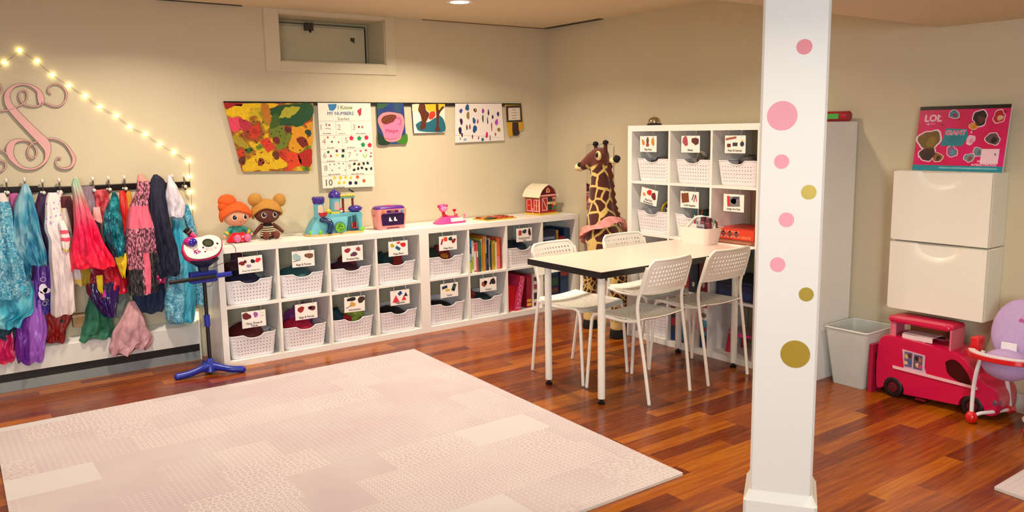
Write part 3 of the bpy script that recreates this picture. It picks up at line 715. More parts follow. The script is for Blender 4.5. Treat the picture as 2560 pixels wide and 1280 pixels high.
o = upright('game_box', .10, .3, .28, mat('12264f', .45), (bx_ + .115, YF + .07, bz_), deco=spine((.8, .95, '22506b'), (.5, .7, '2f5a44'), (.3, .42, '6a3a34'))); tag(o, 'dark blue box with green lettering in the corner cube', 'box')
o = upright('game_box', .09, .305, .28, mat('17305a', .45), (bx_ + .22, YF + .06, bz_), deco=spine((.72, .84, '9a3a34'), (.2, .6, '26466e'))); tag(o, 'dark blue box with a red emblem nearest the corner', 'box')
bx_, bz_ = lowcell(7, 1)
o = upright('game_box', .15, .27, .28, mat('10203c', .45), (bx_ + .006, YF + .03, bz_), deco=spine((.7, .78, '6d7e9a'), (.5, .54, '2a3a5c'))); tag(o, 'large navy box in the upper corner cube', 'box')
o = upright('game_box', .034, .255, .25, mat('bb902c', .45), (bx_ + .165, YF + .05, bz_), deco=spine((.1, .9, 'a8801f'))); tag(o, 'narrow mustard box in the upper corner cube', 'box')
b = MB(); b.box((0, 0, 0), (.06, .1, .2), mat('8e1c26', .4)); F = (V((0, 0, 0)), EX, EZ); b.rect(.014, .13, .05, .168, F, mat('d9a0a0', .5), 1); b.rect(.018, .134, .046, .164, F, mat('8e1c26', .4), 2); b.rect(.024, .14, .038, .158, F, mat('e0c0b8', .4), 3)
o = b.build('game_box', bevel=.0015); o.location = (bx_ + .204, YF + .05, bz_); tag(o, 'small red box with a pale square emblem by the mustard box', 'box')
o = upright('game_box', .06, .262, .25, mat('143a66', .45), (bx_ + .267, YF + .06, bz_)); tag(o, 'plain blue box at the right side of the upper corner cube', 'box')

# tall shelf contents
def tallbox(c, r, off, w, h, d, m, label, deco=None, back=.03, name='game_box', z=0):
    yy, zz = tallcell(c, r); b = MB(); b.box((0, 0, 0), (w, d, h), m)
    if deco: deco(b, (V((0, 0, 0)), V((1, 0, 0)), V((0, 0, 1))), w, h)
    o = b.build(name, bevel=.002); o.location = (TX + back, yy - off, zz + z); o.rotation_euler = (0, 0, -PI / 2); tag(o, label, 'box'); return o
def odeco(b, F, w, h):
    for i, x in enumerate((.2, .36, .52)):
        b.rect(x * w, .2 * h, x * w + .12 * w, .82 * h, F, mat('e6c9b4', .5), 1); b.disc(x * w + .06 * w, .52 * h, .02, F, mat('7a3a34', .5), 2, n=10); b.rect(x * w + .03 * w, .68 * h, x * w + .09 * w, .76 * h, F, mat('5a2a24', .5), 2)
    b.text('CREATE', w * .8, h * .25, .022, F, mat('f0b46a', .5), 2)
tallbox(2, 2, .005, .31, .062, .3, mat('d43a1e', .4), 'orange red craft kit box lying on top of the pile beside the column', odeco, .02, z=.028)
tallbox(2, 2, .004, .32, .026, .31, mat('8a4a34', .5), 'flat brown box lowest in the pile beside the column', spine((.3, .7, 'b07a5a')), .015)
def num(n, c1):
    def f(b, F, w, h):
        b.rect(.05 * w, .35 * h, .95 * w, .98 * h, F, mat(c1, .5, var=.4, scale=90), 1)
        b.text(n, 0, 0, .032, (F[0] + EX * w * .5 + EZ * h * .2, EZ, -EX), mat('d8cfc6', .5), 3, bold=.02)
    return f
tallbox(1, 1, .02, .06, .27, .28, mat('7a2030', .45), 'dark red puzzle box behind the near chair back', num('48', '7c3a2a'))
tallbox(1, 1, .085, .07, .28, .28, mat('8a2a2a', .45), 'brownish red puzzle box numbered 8 in the tall shelf', num('8', '8a4a2e'))
tallbox(1, 1, .16, .07, .27, .28, mat('161b30', .45), 'dark navy puzzle box numbered 48 in the tall shelf', num('48', '1c2b44'))
tallbox(1, 1, .24, .08, .3, .28, mat('7c1a26', .45), 'red puzzle box numbered 48 nearest the cube divider', num('48', '6a2a2c'))
tallbox(2, 1, .03, .3, .10, .3, mat('18244a', .45), 'dark blue game box lying under the pink box front', spine((.2, .6, '203a6a')), .03)
tallbox(2, 1, .03, .29, .022, .3, mat('0e2036', .45), 'thin navy tray lying on the dark blue game box', None, .03, z=.101)
def story(b, F, w, h):
    b.rect(.05 * w, 0.0, .95 * w, .28 * h, F, mat('173766', .4), 1); b.rect(.05 * w, .28 * h, .95 * w, .6 * h, F, mat('4f9ab4', .4), 1); b.star(w * .5, h * .4, .02, F, mat('c92a3a', .4), 2, 6)
    b.blob(w * .45, h * .7, .02, F, mat('7a6a5a', .4), 2, seed=4); b.blob(w * .5, h * .9, .03, F, mat('c23a4a', .4), 2, ry=.014, seed=9)
tallbox(1, 0, .25, .08, .31, .28, mat('dfe0de', .4), 'white and blue story box with a red flower by the divider', story)
tallbox(1, 0, .0, .055, .26, .26, mat('3a3c4e', .4), 'narrow dark box with red and blue pictures behind chair legs', spine((.7, .95, '7a4a4a'), (.4, .6, 'a83040'), (.0, .25, '1c3a70')))
tallbox(1, 0, .062, .05, .27, .26, mat('2f3a52', .4), 'narrow blue box with a pink picture behind chair legs', spine((.6, .95, '8a3a54'), (.05, .5, '3a84a8')))
tallbox(1, 0, .12, .06, .29, .26, mat('e2dcd4', .4), 'plain white box between the chair legs')
tallbox(1, 0, .185, .055, .28, .26, mat('d8cabc', .4), 'cream box beside the white and blue story box', spine((.4, .8, 'd8a0a0')))
# pink toy stool
yy, zz = tallcell(2, 0)
st = thing('toy_stool', 'small pink toy table with red legs in the lowest cube', 'toy table', (TX + .17, yy - .19, zz))
PK = mat('e33a8e', .35); RDp = mat('b8163a', .35)
b = MB(); b.lathe([(.13, .118), (.14, .123), (.14, .134), (.13, .138), (.0001, .138)], PK, 36, sx=.85); b.lathe([(.125, .1385), (.0001, .1386)], mat('a88a86', .4), 36, sx=.85); b.build('stool_top', st)
for sx, sy in ((-.07, .095), (-.07, -.095), (.07, .095), (.07, -.095)):
    MB().tube([(sx * 1.1, sy * 1.08, 0), (sx, sy, .12)], [.021, .014], RDp, 14).build('leg', st)
b = MB(); b.box((0, 0, 0), (.05, .012, .28), mat('a02048', .4)); b.box((.008, -.004, .18), (.042, 0, .26), PK); o = b.build('playset_board', bevel=.003); o.location = (TX + .32, yy - .27, zz); tag(o, 'upright dark pink toy panel behind the pink toy table', 'toy')

# basket contents
def lump(name, label, cat, loc, r, c, seed=1, rough=.6, rotz=0, lumpy=.5):
    b = MB(); b.ball((0, 0, 0), r, mat(c, rough, var=.25, scale=25), 22, 14, lump=lumpy, seed=seed); o = b.build(name); o.location = loc; o.rotation_euler = (0, 0, rotz); tag(o, label, cat); return o
def lc(c, r, dx, dy, dz): x_, z_ = lowcell(c, r); return (x_ + C_ / 2 + dx, YF + .19 + dy, z_ + dz)
def tc_(c, r, dx, dy, dz): y_, z_ = tallcell(c, r); return (TX + .19 + dx, y_ - C_ / 2 - dy, z_ + dz)
CONT = [(0, 1, -.04, .0, .12, (.11, .12, .1), '1b1c40', 'folded_cloth', 'dark navy costume bundle in the first upper basket'), (0, 1, .02, .08, .15, (.12, .07, .13), '3a1020', 'folded_cloth', 'dark maroon cloth at the back of the first upper basket'),
 (0, 0, .0, .03, .12, (.125, .12, .105), '5a0f14', 'hat', 'dark red hat in the first lower basket'), (1, 1, .03, .0, .12, (.11, .1, .085), '2c5f66', 'handbag', 'teal handbag in the second upper basket'),
 (1, 0, -.01, -.03, .115, (.12, .1, .085), 'c01a44', 'folded_cloth', 'crimson cloth in the second lower basket'), (1, 0, .05, .06, .15, (.09, .07, .1), '7a2a78', 'handbag', 'purple bag at the back of the second lower basket'),
 (2, 1, -.01, .0, .11, (.12, .12, .09), '40142c', 'toy', 'dark plum toy in the third upper basket'), (2, 1, .05, .05, .13, (.07, .07, .09), '6a1822', 'toy', 'dark red toy at the back of the third upper basket'),
 (2, 0, -.07, .0, .12, (.06, .1, .08), '123c4a', 'toy', 'dark teal toy in the third lower basket'), (2, 0, .05, -.01, .14, (.075, .05, .055), '8aa03a', 'toy_rattle', 'lime green instrument on top of the third lower basket'), (2, 0, -.02, -.06, .125, (.035, .035, .035), 'b01c2c', 'toy_maraca', 'small red maraca in the third lower basket'),
 (3, 1, -.04, .0, .13, (.08, .1, .075), '0d3a3c', 'toy_block', 'dark green block in the fourth upper basket'), (3, 1, .04, .0, .12, (.08, .09, .075), '8f1818', 'toy_block', 'red block in the fourth upper basket'), (3, 0, .0, .0, .11, (.13, .13, .075), '17141c', 'toy', 'black toys in the fourth lower basket'),
 (4, 1, -.06, .0, .13, (.08, .1, .075), '10302a', 'toy_block', 'dark green block in the fifth upper basket'), (4, 1, .04, .02, .13, (.07, .08, .075), '7c1416', 'toy_block', 'dark red block in the fifth upper basket'), (4, 0, .0, .0, .11, (.13, .13, .06), '15161a', 'toy', 'dark toys in the Duplo basket'),
 (5, 0, -.09, -.02, .15, (.045, .08, .07), '7a2c24', 'toy', 'brownish red toy at the left of the Puzzles basket'), (5, 0, .03, .0, .13, (.1, .1, .06), '16333a', 'toy', 'dark teal toys in the Puzzles basket'),
 (6, 1, .0, .0, .15, (.11, .1, .065), '12283e', 'toy', 'dark blue toy in the basket beside the chair'), (6, 1, -.09, -.05, .15, (.022, .022, .05), 'b8246a', 'toy', 'small magenta toy in the basket beside the chair')]
for i, (c, r, dx, dy, dz, rr, h, nm, lb) in enumerate(CONT):
    if rr[0] >= .1 and dy < .05: lump(nm, lb, nm.replace('_', ' '), lc(c, r, -.004, -.002, max(.07, dz - .025)), (.12, .14, rr[2]), h, i + 2, lumpy=.12)  # main lumps widened to fill the basket, so its holes look dark
    else: lump(nm, lb, nm.replace('_', ' '), lc(c, r, dx, dy, dz), rr, h, i + 2)
b = MB(); b.box((-.028, -.018, 0), (.028, .018, .025), mat('d07a1c', .4))
for k in (-1, 1): b.lathe([(.009, .025), (.009, .033)], mat('d07a1c', .4), 14, (k * .014, 0, 0))
o = b.build('toy_block', bevel=.002); o.location = lc(4, 1, .01, -.1, .135); o.rotation_euler = (.3, .2, .4); tag(o, 'orange toy block at the front of the fifth upper basket', 'toy block')
lump('plastic_bag', 'clear plastic bag sticking out of the first lower basket', 'bag', lc(0, 0, .10, .02, .145), (.045, .11, .022), 'b9c0c4', 31, .25)
lump('plastic_bag', 'pale clear bag at the back right of the first upper basket', 'bag', lc(0, 1, .10, .03, .15), (.04, .1, .03), '8f9196', 37, .25)
for i, (c, r, dx, dy, dz, rr, h, nm, lb) in enumerate([(0, 3, .0, .09, .15, (.05, .04, .04), 'c6b81e', 'toy_bag', 'yellow bag peeking over the Play-Doh basket'), (0, 3, .02, -.02, .11, (.11, .11, .05), '3c3a34', 'toy', 'dark things inside the Play-Doh basket'),
   (1, 3, -.04, -.03, .14, (.05, .04, .06), '8b8378', 'jar', 'clear bead jar in the Beads basket'), (1, 3, .03, .06, .12, (.09, .07, .06), '4a3c38', 'toy', 'dark jars at the right of the Beads basket'),
   (2, 3, .02, .02, .12, (.1, .11, .06), '453a3c', 'paint_set', 'dark paint things in the Paint and Stamps basket'), (2, 3, -.06, .0, .15, (.04, .05, .022), '8f8a88', 'paint_set', 'grey paint tray over the Paint and Stamps basket'),
   (0, 2, -.03, .1, .15, (.07, .065, .045), 'ece3d6', 'lidded_pot', 'white rounded lid in the basket with the yellow ring'), (0, 2, .06, .04, .16, (.08, .08, .06), '4a1418', 'toy', 'dark red toy behind the yellow ring'),
   (1, 2, .03, -.02, .12, (.09, .08, .06), '1b3a36', 'craft_supplies', 'dark green craft supplies in the basket behind the caddy'), (1, 2, .08, .1, .16, (.07, .06, .1), '0f1c3c', 'craft_supplies', 'navy craft bag behind the white caddy')]):
    lump(nm, lb, nm.replace('_', ' '), tc_(c, r, dx, dy, dz), rr, h, i + 50)
b = MB(); b.tube([(0, .075 * math.cos(a * PI / 14), .075 * math.sin(a * PI / 14)) for a in range(29)], .008, mat('d9b71a', .35), 10, caps=False); o = b.build('toy_ring'); o.location = tc_(0, 2, -.06, .07, .14); tag(o, 'yellow ring standing in the basket under the tilted card', 'toy ring')
for k, (dy, c, nm) in enumerate(((-.02, '2f8f86', 'teal'), (.0, 'd9d4c6', 'cream'), (.015, 'c8442a', 'orange'))):
    b = MB(); b.tube([(0, 0, 0), (.01, .025 - .02 * k, .13)], .004, mat(c, .4), 8); o = b.build('pencil'); o.location = tc_(1, 2, -.1, dy, .06); tag(o, nm + ' pencil standing in the basket behind the caddy', 'pencil')

# things on the tall shelf
bp_ = V((-.25, -1.487, 1.4738 - .0)); topz = 4 * .338 + 3 * D_ + 2 * T_
b = thing('desk_bell', 'small chrome desk bell on black foot on the tall shelf', 'bell', (-.25, -1.487, topz))
MB().lathe([(.052, 0), (.052, .008), (.044, .014), (.0001, .016)], BLACK, 32).build('bell_base', b)
MB().lathe([(.044, .017), (.044, .024), (.038, .042), (.022, .054), (.0001, .058)], mat('c9bda4', .15, 1, var=0), 32).build('bell_dome', b)
MB().lathe([(.004, .056), (.004, .066), (.006, .067), (.006, .072), (.0001, .073)], mat('b8b09a', .2, 1, var=0), 14).build('bell_button', b)
b = thing('clock_radio', 'small red clock radio with green display on the tall shelf beside column', 'clock radio', (-.08, -2.755, topz), -PI / 2)
q = MB(); q.add([(x, y, z) for x in (-.09, .09) for y, z in [(.03 * math.cos(a), .03 + .03 * math.sin(a)) for a in [i * PI / 8 for i in range(16)]]], [tuple(range(16)), tuple(range(16, 32))[::-1]] + [(i, 16 + i, 16 + (i + 1) % 16, (i + 1) % 16) for i in range(16)], mat('a3142a', .3))
q.build('radio_body', b, bevel=.004); MB().box((-.03, -.0325, .016), (.04, -.029, .046), mat('3f8a3a', .3, emit=.4)).build('display', b, smooth=False)
b = MB(); b.box((-.003, -.001, 0), (-.0005, .001, 0), CARDW)
b = MB(); F = (V((0, 0, 0)), V((1, 0, 0)), V((0, 0, 1))); b.box((0, 0, 0), (.2, .0008, .36), mat('f4efe4', .6)); o = b.build('paper_sheet', bevel=.0003); o.location = (TX + .07, TY + .0022, 1.105); tag(o, 'plain white sheet of paper taped to the left side of the tall shelf', 'paper')

# ------------------------------------------------------------------ wall cabinets, pad, bin
CABW = mat('ebe7d9', .35, var=.01)
def shoe_cab(z, label, g):
    t = thing('shoe_cabinet', label, 'cabinet', (-.0005, -3.43, z), -PI / 2, g)
    h = .3735; w = .25
    b = MB(); b.box((-w, -.165, 0), (w, 0, h), CABW); b.build('cabinet_body', t, bevel=.008, seg=3)
    # tilted front with a scooped grip
    n, k = 40, 24; vs = []
    for j in range(k + 1):
        for i in range(n + 1):
            u = i / n * 2 - 1; v = j / k; x = u * (w - .001); z_ = .006 + v * (h - .01)
            y = -.18
            e = (u / .5) ** 2 + ((1 - v) / .22) ** 2
            if e < 1: y += .03 * (1 - e) ** .6
            vs.append((x, y, z_))
    fs = [(j * (n + 1) + i, j * (n + 1) + i + 1, (j + 1) * (n + 1) + i + 1, (j + 1) * (n + 1) + i) for j in range(k) for i in range(n)]
    m_ = len(vs); vs += [(-w + .001, -.164, .006), (w - .001, -.164, .006), (w - .001, -.164, h - .004), (-w + .001, -.164, h - .004)]
    bot = [i for i in range(n + 1)]; top = [k * (n + 1) + i for i in range(n + 1)]; lf = [j * (n + 1) for j in range(k + 1)]; rt = [j * (n + 1) + n for j in range(k + 1)]
    fs += [tuple(bot[::-1] + [m_, m_ + 1][0:2]), tuple(top + [m_ + 2, m_ + 3]), tuple(lf + [m_ + 3, m_]), tuple(rt[::-1] + [m_ + 1, m_ + 2])]
    b = MB(); b.add(vs, fs, CABW); b.build('tilting_front', t, angle=.8)
    MB().tube([(-w + .006, -.181, .01), (-w + .006, -.1825, .01)], .0035, mat('c4bfae', .4), 10).build('pivot_cap', t)
    return t
shoe_cab(.8415, 'upper white wall cabinet with a thin front, art pad on its top', 'white wall mounted tip-out cabinets')
shoe_cab(.465, 'lower white wall cabinet hanging above the pink toy bus', 'white wall mounted tip-out cabinets')
# art pad: printed words kept, figures replaced by plain shapes
pad = thing('art_pad', 'large pink art pad reading GIANT leaning on top of the wall cabinets', 'art pad', (-.102, -3.462, 1.2155), -PI / 2)
Rt = Matrix.Rotation(-.16, 4, 'X'); w_, h_ = .225, .335
b = MB(); b.box((-w_, 0, 0), (w_, .006, h_), mat('d9d4cc', .6), Rt); F0 = (Rt @ V((0, -.0002, 0)), V((1, 0, 0)), (Rt.to_3x3() @ V((0, 0, 1))))
PKM = ramp_mat('noise', [(.3, 'c8104a'), (.5, 'd4145e'), (.7, 'd81c78')], 9, .3, interp='LINEAR')
b.rect(-w_, 0, w_, h_, F0, PKM, 1); b.rect(-w_, 0, w_, .028, F0, mat('1c8a9a', .35), 2); b.rect(-.085, .012, .2, .02, F0, mat('7ab8c0', .35, var=.3), 3); b.rect(-w_, h_ - .018, w_, h_ + .0005, F0, BLACK, 3)
b.poly([(-.095, .13), (.015, .128), (.04, .175), (.03, .215), (-.075, .22), (-.08, .185)], F0, mat('1d8290', .35), 2)
b.text('GIANT', -.025, .196, .034, F0, mat('f6dfe6', .4), 3, bold=.06, sx=1.0); b.text('GIANT', -.025, .196, .034, F0, mat('d4145e', .4), 4, bold=.012)
b.text('STICKER', -.028, .175, .014, F0, mat('2e5a60', .4), 3); b.text('& ACTIVITY', -.03, .16, .013, F0, mat('2e5a60', .4), 3); b.text('PAD', -.03, .147, .011, F0, mat('2e5a60', .4), 3)
b.text('LOL', -.15, .272, .05, F0, mat('e8b8c8', .4), 3, bold=.05); b.text('SURPRISE!', -.16, .243, .012, F0, mat('e8a8bc', .4), 3)
b.text('HOURS OF', .14, .052, .016, F0, mat('f2c6d2', .4), 4, bold=.03); b.text('INTERACTIVE FUN!', .135, .034, .014, F0, mat('f2c6d2', .4), 4, bold=.03)
rd = random.Random(11)
def badge(x, y, r, c, c2): b.blob(x, y, r * 1.15, F0, mat('f0ccd8', .4), 2, seed=int(x * 999)); b.blob(x, y, r, F0, mat(c, .4, var=.3, scale=60), 3, seed=int(x * 999)); b.blob(x + r * .2, y - r * .2, r * .5, F0, mat(c2, .4), 4, seed=int(y * 777))
badge(-.155, .16, .056, '6b5218', '84661e'); badge(-.155, .085, .04, '3c1c18', '2a1614'); badge(-.1, .07, .026, '8a5a22', '3a2a22'); badge(-.03, .1, .028, '8c5a8a', '3a9aa0'); badge(-.045, .292, .024, '3f7f92', '8c2a44')
badge(.085, .27, .038, '1a1416', '5a2c22'); badge(.06, .23, .02, 'd08a22', 'c07a1a'); badge(.175, .275, .03, 'b8182c', 'd8a888'); badge(.16, .165, .032, '5a4448', '1a1416'); badge(.06, .07, .024, '6f8a94', '8c4a3c'); badge(.1, .1, .024, '6c8c92', '50747c'); badge(.055, .16, .022, 'f0b8c8', 'e88aa6')
b.rect(.115, .04, .2, .115, F0, mat('ecc8d4', .4), 4); badge(.18, .09, .012, 'b08a78', '5a3a34')
for _ in range(16): b.star(rd.uniform(-.2, .2), rd.uniform(.05, .3), rd.uniform(.005, .009), F0, mat(rd.choice(['20141c', 'f0d8e0', '5a1a34']), .4), 2)
b.build('pad_cover', pad, smooth=False)
for i in range(1): MB().box((-w_, .0062, 0.002), (w_, .012, h_ - .004), mat('eeeae0', .7), Rt).build('pad_pages', pad, smooth=False)

FR = bpy.data.materials.new('frosted_plastic'); FR.use_nodes = True; p = FR.node_tree.nodes['Principled BSDF']
p.inputs['Base Color'].default_value = col('e4e8e2'); p.inputs['Roughness'].default_value = .45; p.inputs['Alpha'].default_value = .5
bn = thing('waste_bin', 'frosted translucent plastic bin standing between the tall shelf and the toy bus', 'bin', (-.165, -3.022, 0))
b = MB(); tub(b, .215, .19, .30, .262, .332, .02, FR, .0025); b.build('bin_body', bn, bevel=.001)
b = MB(); A = rrect(.302, .264, .02, 6); b.tube([(x, y, .331) for x, y in A] + [(A[0][0], A[0][1], .331)], .0045, mat('dfe2dc', .4), 8, caps=False); b.build('bin_rim', bn)

# ------------------------------------------------------------------ heater along the left wall
h = thing('baseboard_heater', 'long white baseboard heater with a dark slot under the costumes', 'heater', (-5.2, 0, 0))
HW = mat('dcdcd6', .35, var=.02); L_ = 2.20
b = MB(); b.box((-2.3, -.07, .108), (L_, -.066, .232), HW); b.add([(x, y, z) for x in (-2.3, L_) for y, z in ((-.07, .232), (-.066, .236), (-.012, .262), (-.001, .262), (-.001, .256), (-.06, .23))], [(0, 6, 7, 1), (1, 7, 8, 2), (2, 8, 9, 3), (3, 9, 10, 4), (4, 10, 11, 5), (5, 11, 6, 0), (0, 1, 2, 3, 4, 5), (11, 10, 9, 8, 7, 6)], HW)
b.build('front_panel', h, smooth=False)
MB().box((-2.3, -.06, .03), (L_, -.002, .106), mat('15120f', .5)).build('heating_element', h, smooth=False)
MB().box((-2.3, -.066, .0), (L_, -.058, .058), mat('8f9a9c', .3, .2)).box((.93, -.068, 0), (.945, -.057, .058), mat('5c6668', .4)).build('bottom_rail', h, smooth=False)
MB().box((L_, -.072, 0), (L_ + .01, -.001, .262), HW).build('end_cap', h, bevel=.002)
o = MB().box((-.035, -.006, -.055), (.035, 0, .055), mat('efe8d0', .4)).box((-.022, -.03, -.03), (.022, -.006, .03), mat('ffe9a8', .4, emit=1.6)).build('night_light', bevel=.004)
o.location = PY(487, 792, -.02); o.location.y = -.0005; tag(o, 'small glowing plug-in night light beside the turquoise dress', 'night light')

# ------------------------------------------------------------------ hook rails
CHR = mat('8a8076', .18, .9, var=0); GLS = mat('e2ddd4', .08, 0, var=0, coat=.6); BRZ = mat('1d120e', .3, .3, var=0)
def rail(u0, u1, v, hooks, label):
    a, c = PY(u0, v, 0), PY(u1, v - 6, 0); z = (a.z + c.z) / 2
    t = thing('hook_rail', label, 'hook rail', ((a.x + c.x) / 2, 0, z)); hw = abs(c.x - a.x) / 2
    MB().box((-hw, -.014, -.02), (hw, -.0005, .02), BRZ).build('rail_board', t, bevel=.006, seg=3)
    for u, vv in hooks:
        p = PY(u, vv, -.03); x = p.x - t.location.x; b = MB()
        b.tube(crom([(x, -.014, -.012), (x, -.03, -.004), (x, -.034, .02), (x, -.032, .045)], 4), .005, CHR, 8)
        b.tube(crom([(x, -.014, -.012), (x, -.028, -.022), (x, -.045, -.03), (x, -.055, -.018)], 4), .005, CHR, 8)
        b.lathe([(.012, 0), (.014, .004), (.0001, .007)], CHR, 14, (x, -.014, -.01), axis=(0, -1, 0))
        hk = b.build('hook', t)
        MB().ball((x, -.032, .058), (.0095, .0095, .014), GLS, 14, 10).build('glass_knob', hk); MB().ball((x, -.057, -.01), .011, GLS, 14, 10).build('glass_ball', hk)
rail(-60, 95, 479, [(-40, 460), (15, 455), (61, 452)], 'dark hook rail with glass knobs at the left edge of the photo')
rail(96, 384, 473, [(105, 451), (147, 449), (190, 447), (231, 446), (270, 443), (310, 441)], 'long dark hook rail with glass knobs in the middle of the costumes')
rail(386, 474, 466, [(395, 440), (430, 440), (459, 440)], 'short dark hook rail with an empty glass hook at its right end')

# ------------------------------------------------------------------ costumes
def garment(label, cat, rows, y, depth, m, folds=5, amp=.12, seed=0, name='costume', wr=.008, bands=None, hem=.007, group=None, sway=0, patch=None, keep=False):
    """rows: (v, u_left, u_right) outline where the cloth hangs, y = distance from wall, depth = half thickness"""
    if not keep and len(rows) > 2 and (rows[-1][2] - rows[-1][1]) < .8 * (rows[-2][2] - rows[-2][1]):
        a_, b_ = rows[-2], rows[-1]; mw = .07 * (a_[2] - a_[1]); vv = b_[0] - (b_[0] - a_[0]) * .15
        if vv - a_[0] < 14: rows = rows[:-1] + [(vv, a_[1] + mw * .3, a_[2] - mw * .3)]; rows.pop(-2)
        else: rows = rows[:-1] + [(vv, a_[1] + mw, a_[2] - mw)]
    P = [(PY((l + r) / 2, v, -y), PY(l, v, -y), PY(r, v, -y)) for v, l, r in rows]
    R = [(p.x, p.z, abs(b_.x - a.x) / 2) for p, a, b_ in P]
    R = crom(R, 8); n = 90; k = len(R); z0, z1 = R[0][1], R[-1][1]; vs = []
    ms = m if isinstance(m, list) else [m]
    for i, (cx_, z, hw) in enumerate(R):
        t = (z0 - z) / max(.01, z0 - z1); d = depth * (.35 + .65 * min(1, t * 2.2)) * min(1, .4 + hw / .05)
        for j in range(n):
            a = 2 * PI * j / n; ca, sa = math.cos(a), math.sin(a)
            g1 = min(1, .3 + t); ph = folds * a + seed + 1.6 * noise.noise(V((t * 3, seed, ca)))
            f = 1 + amp * 1.5 * g1 * (1.3 - 2.2 * abs(math.sin(ph * .75))) * (.6 + .4 * math.sin(2 * a + seed))
            q1 = noise.noise(V((ca * 3.5 + seed * 3, sa * 2.2, t * 3.5 + seed))); q2 = noise.noise(V((ca * 8 + seed, t * 9 + ca * 5, seed * 2)))
            w_ = (.30 * q1 + .16 * (1 - 2 * abs(q2))) * g1
            x = cx_ + hw * ca * (1 + .035 * math.sin(5 * t * PI + seed + a)) + sway * t
            if sa > 0: yy = -y - d * (sa ** .6) * (f + w_)
            else: yy = -y - d * .2 * sa
            zz = z - hem * t ** 5 * (math.sin(ph) + .8 * math.sin(2.7 * a + seed)) + noise.noise(V((x * 25, seed, z * 25))) * wr * .4
            yy += noise.noise(V((x * 45 + seed, z * 16, seed))) * wr * (.4 + t)
            vs.append((x, min(yy, -.018), zz))
    b = MB(); o = len(b.v); b.v += [V(v) for v in vs]
    for i in range(k - 1):
        t = i / (k - 1)
        for j in range(n):
            mm = ms[0]
            if bands:
                for t0, t1, q in bands:
                    if t0 <= t < t1: mm = ms[q]
            if patch:
                a = 2 * PI * (j + .5) / n; u = math.cos(a); q = patch(u, t)
                if q is not None: mm = ms[q]
            b.f.append((i * n + j, (i + 1) * n + j, (i + 1) * n + (j + 1) % n, i * n + (j + 1) % n)); b.m.append(b.mi(mm))
    b.f += [tuple(range(n))]; b.m += [b.mi(ms[0])]
    b.f += [tuple((k - 1) * n + j for j in range(n))[::-1]]; b.m += [b.mi(ms[0])]
    g = b.build(name, angle=1.3); tag(g, label, cat, group); return g
def cloth(h, **k): k.setdefault('rough', .6); return mat(h, var=.14, scale=9, **k)
SNOW = ramp_mat('voronoi', [(0, '2f86a8'), (.35, '6fb4cc'), (.62, '4aa0c0'), (.8, 'a9d2dc')], 48, .4, distort=.12)
TIE = ramp_mat('noise', [(.32, '1f6f9a'), (.45, '3f93b0'), (.56, '86b4c8'), (.68, '6fb0bc')], 9, .35, (1, 1, .6), 'LINEAR')
AQUA = ramp_mat('noise', [(.35, '1d8fb0'), (.55, '46b0ca'), (.7, '7fd0de')], 12, .35, (1, 1, .5), 'LINEAR')
MEL = ramp_mat('noise', [(.4, '3c1626'), (.5, '8a4a5e'), (.58, 'd98aa0')], 120, .8, (1, 1, .4), 'LINEAR')
PINKP = cloth('e0617a'); DARKM = ramp_mat('noise', [(.5, '0d0c10'), (.62, '55505a')], 90, .7, (1.6, 1, .3), 'LINEAR')
FLOR = ramp_mat('dots', [(0, 'b48ac8'), (.2, 'c9a2d2'), (.26, 'f2e4e2')], 42, .6)
CREAM = ramp_mat('noise', [(.35, 'd9c9c9'), (.6, 'efe2e2')], 6, .7, (1, 1, .5), 'LINEAR')
SEQ = ramp_mat('noise', [(.35, '083f4c'), (.5, '0f6f80'), (.63, '2a9fae'), (.72, '7fd0d4')], 26, .22, (1, 1, .7), 'LINEAR', metal=.35)
DOTR = ramp_mat('dots', [(0, '1a0508'), (.26, '8e120c')], 14, .4)
def tulle(h, a): return mat(h, .7, var=.25, scale=14, alpha=a)
GRADP = bpy.data.materials.new('mint_to_pink'); GRADP.use_nodes = True
def zgrad(m, stops, rough=.5, axis='Z'):
    nt = m.node_tree; N = nt.nodes.new; L = nt.links.new; p = nt.nodes['Principled BSDF']; tc = N('ShaderNodeTexCoord'); s = N('ShaderNodeSeparateXYZ'); r = N('ShaderNodeValToRGB')
    L(tc.outputs['Object'], s.inputs[0]); mr = N('ShaderNodeMapRange'); mr.inputs[1].default_value = stops[0][0]; mr.inputs[2].default_value = stops[-1][0]; L(s.outputs[axis], mr.inputs[0]); L(mr.outputs[0], r.inputs[0])
    e = r.color_ramp.elements; z0, z1 = stops[0][0], stops[-1][0]
    e[0].position = 0; e[0].color = col(stops[0][1]); e[1].position = 1; e[1].color = col(stops[-1][1])
    for z, c in stops[1:-1]: k = e.new((z - z0) / (z1 - z0)); k.color = col(c)
    L(r.outputs[0], p.inputs['Base Color']); p.inputs['Roughness'].default_value = rough
za = PY(230, 447, -.1).z; zb = PY(230, 670, -.1).z
zgrad(GRADP, [(zb, 'f01238'), (zb + (za - zb) * .45, 'f0185a'), (zb + (za - zb) * .7, 'd9647a'), (zb + (za - zb) * .86, 'b3a396'), (za, '8fbfa0')])
cg = 'costumes hanging on the hook rails'
G = garment
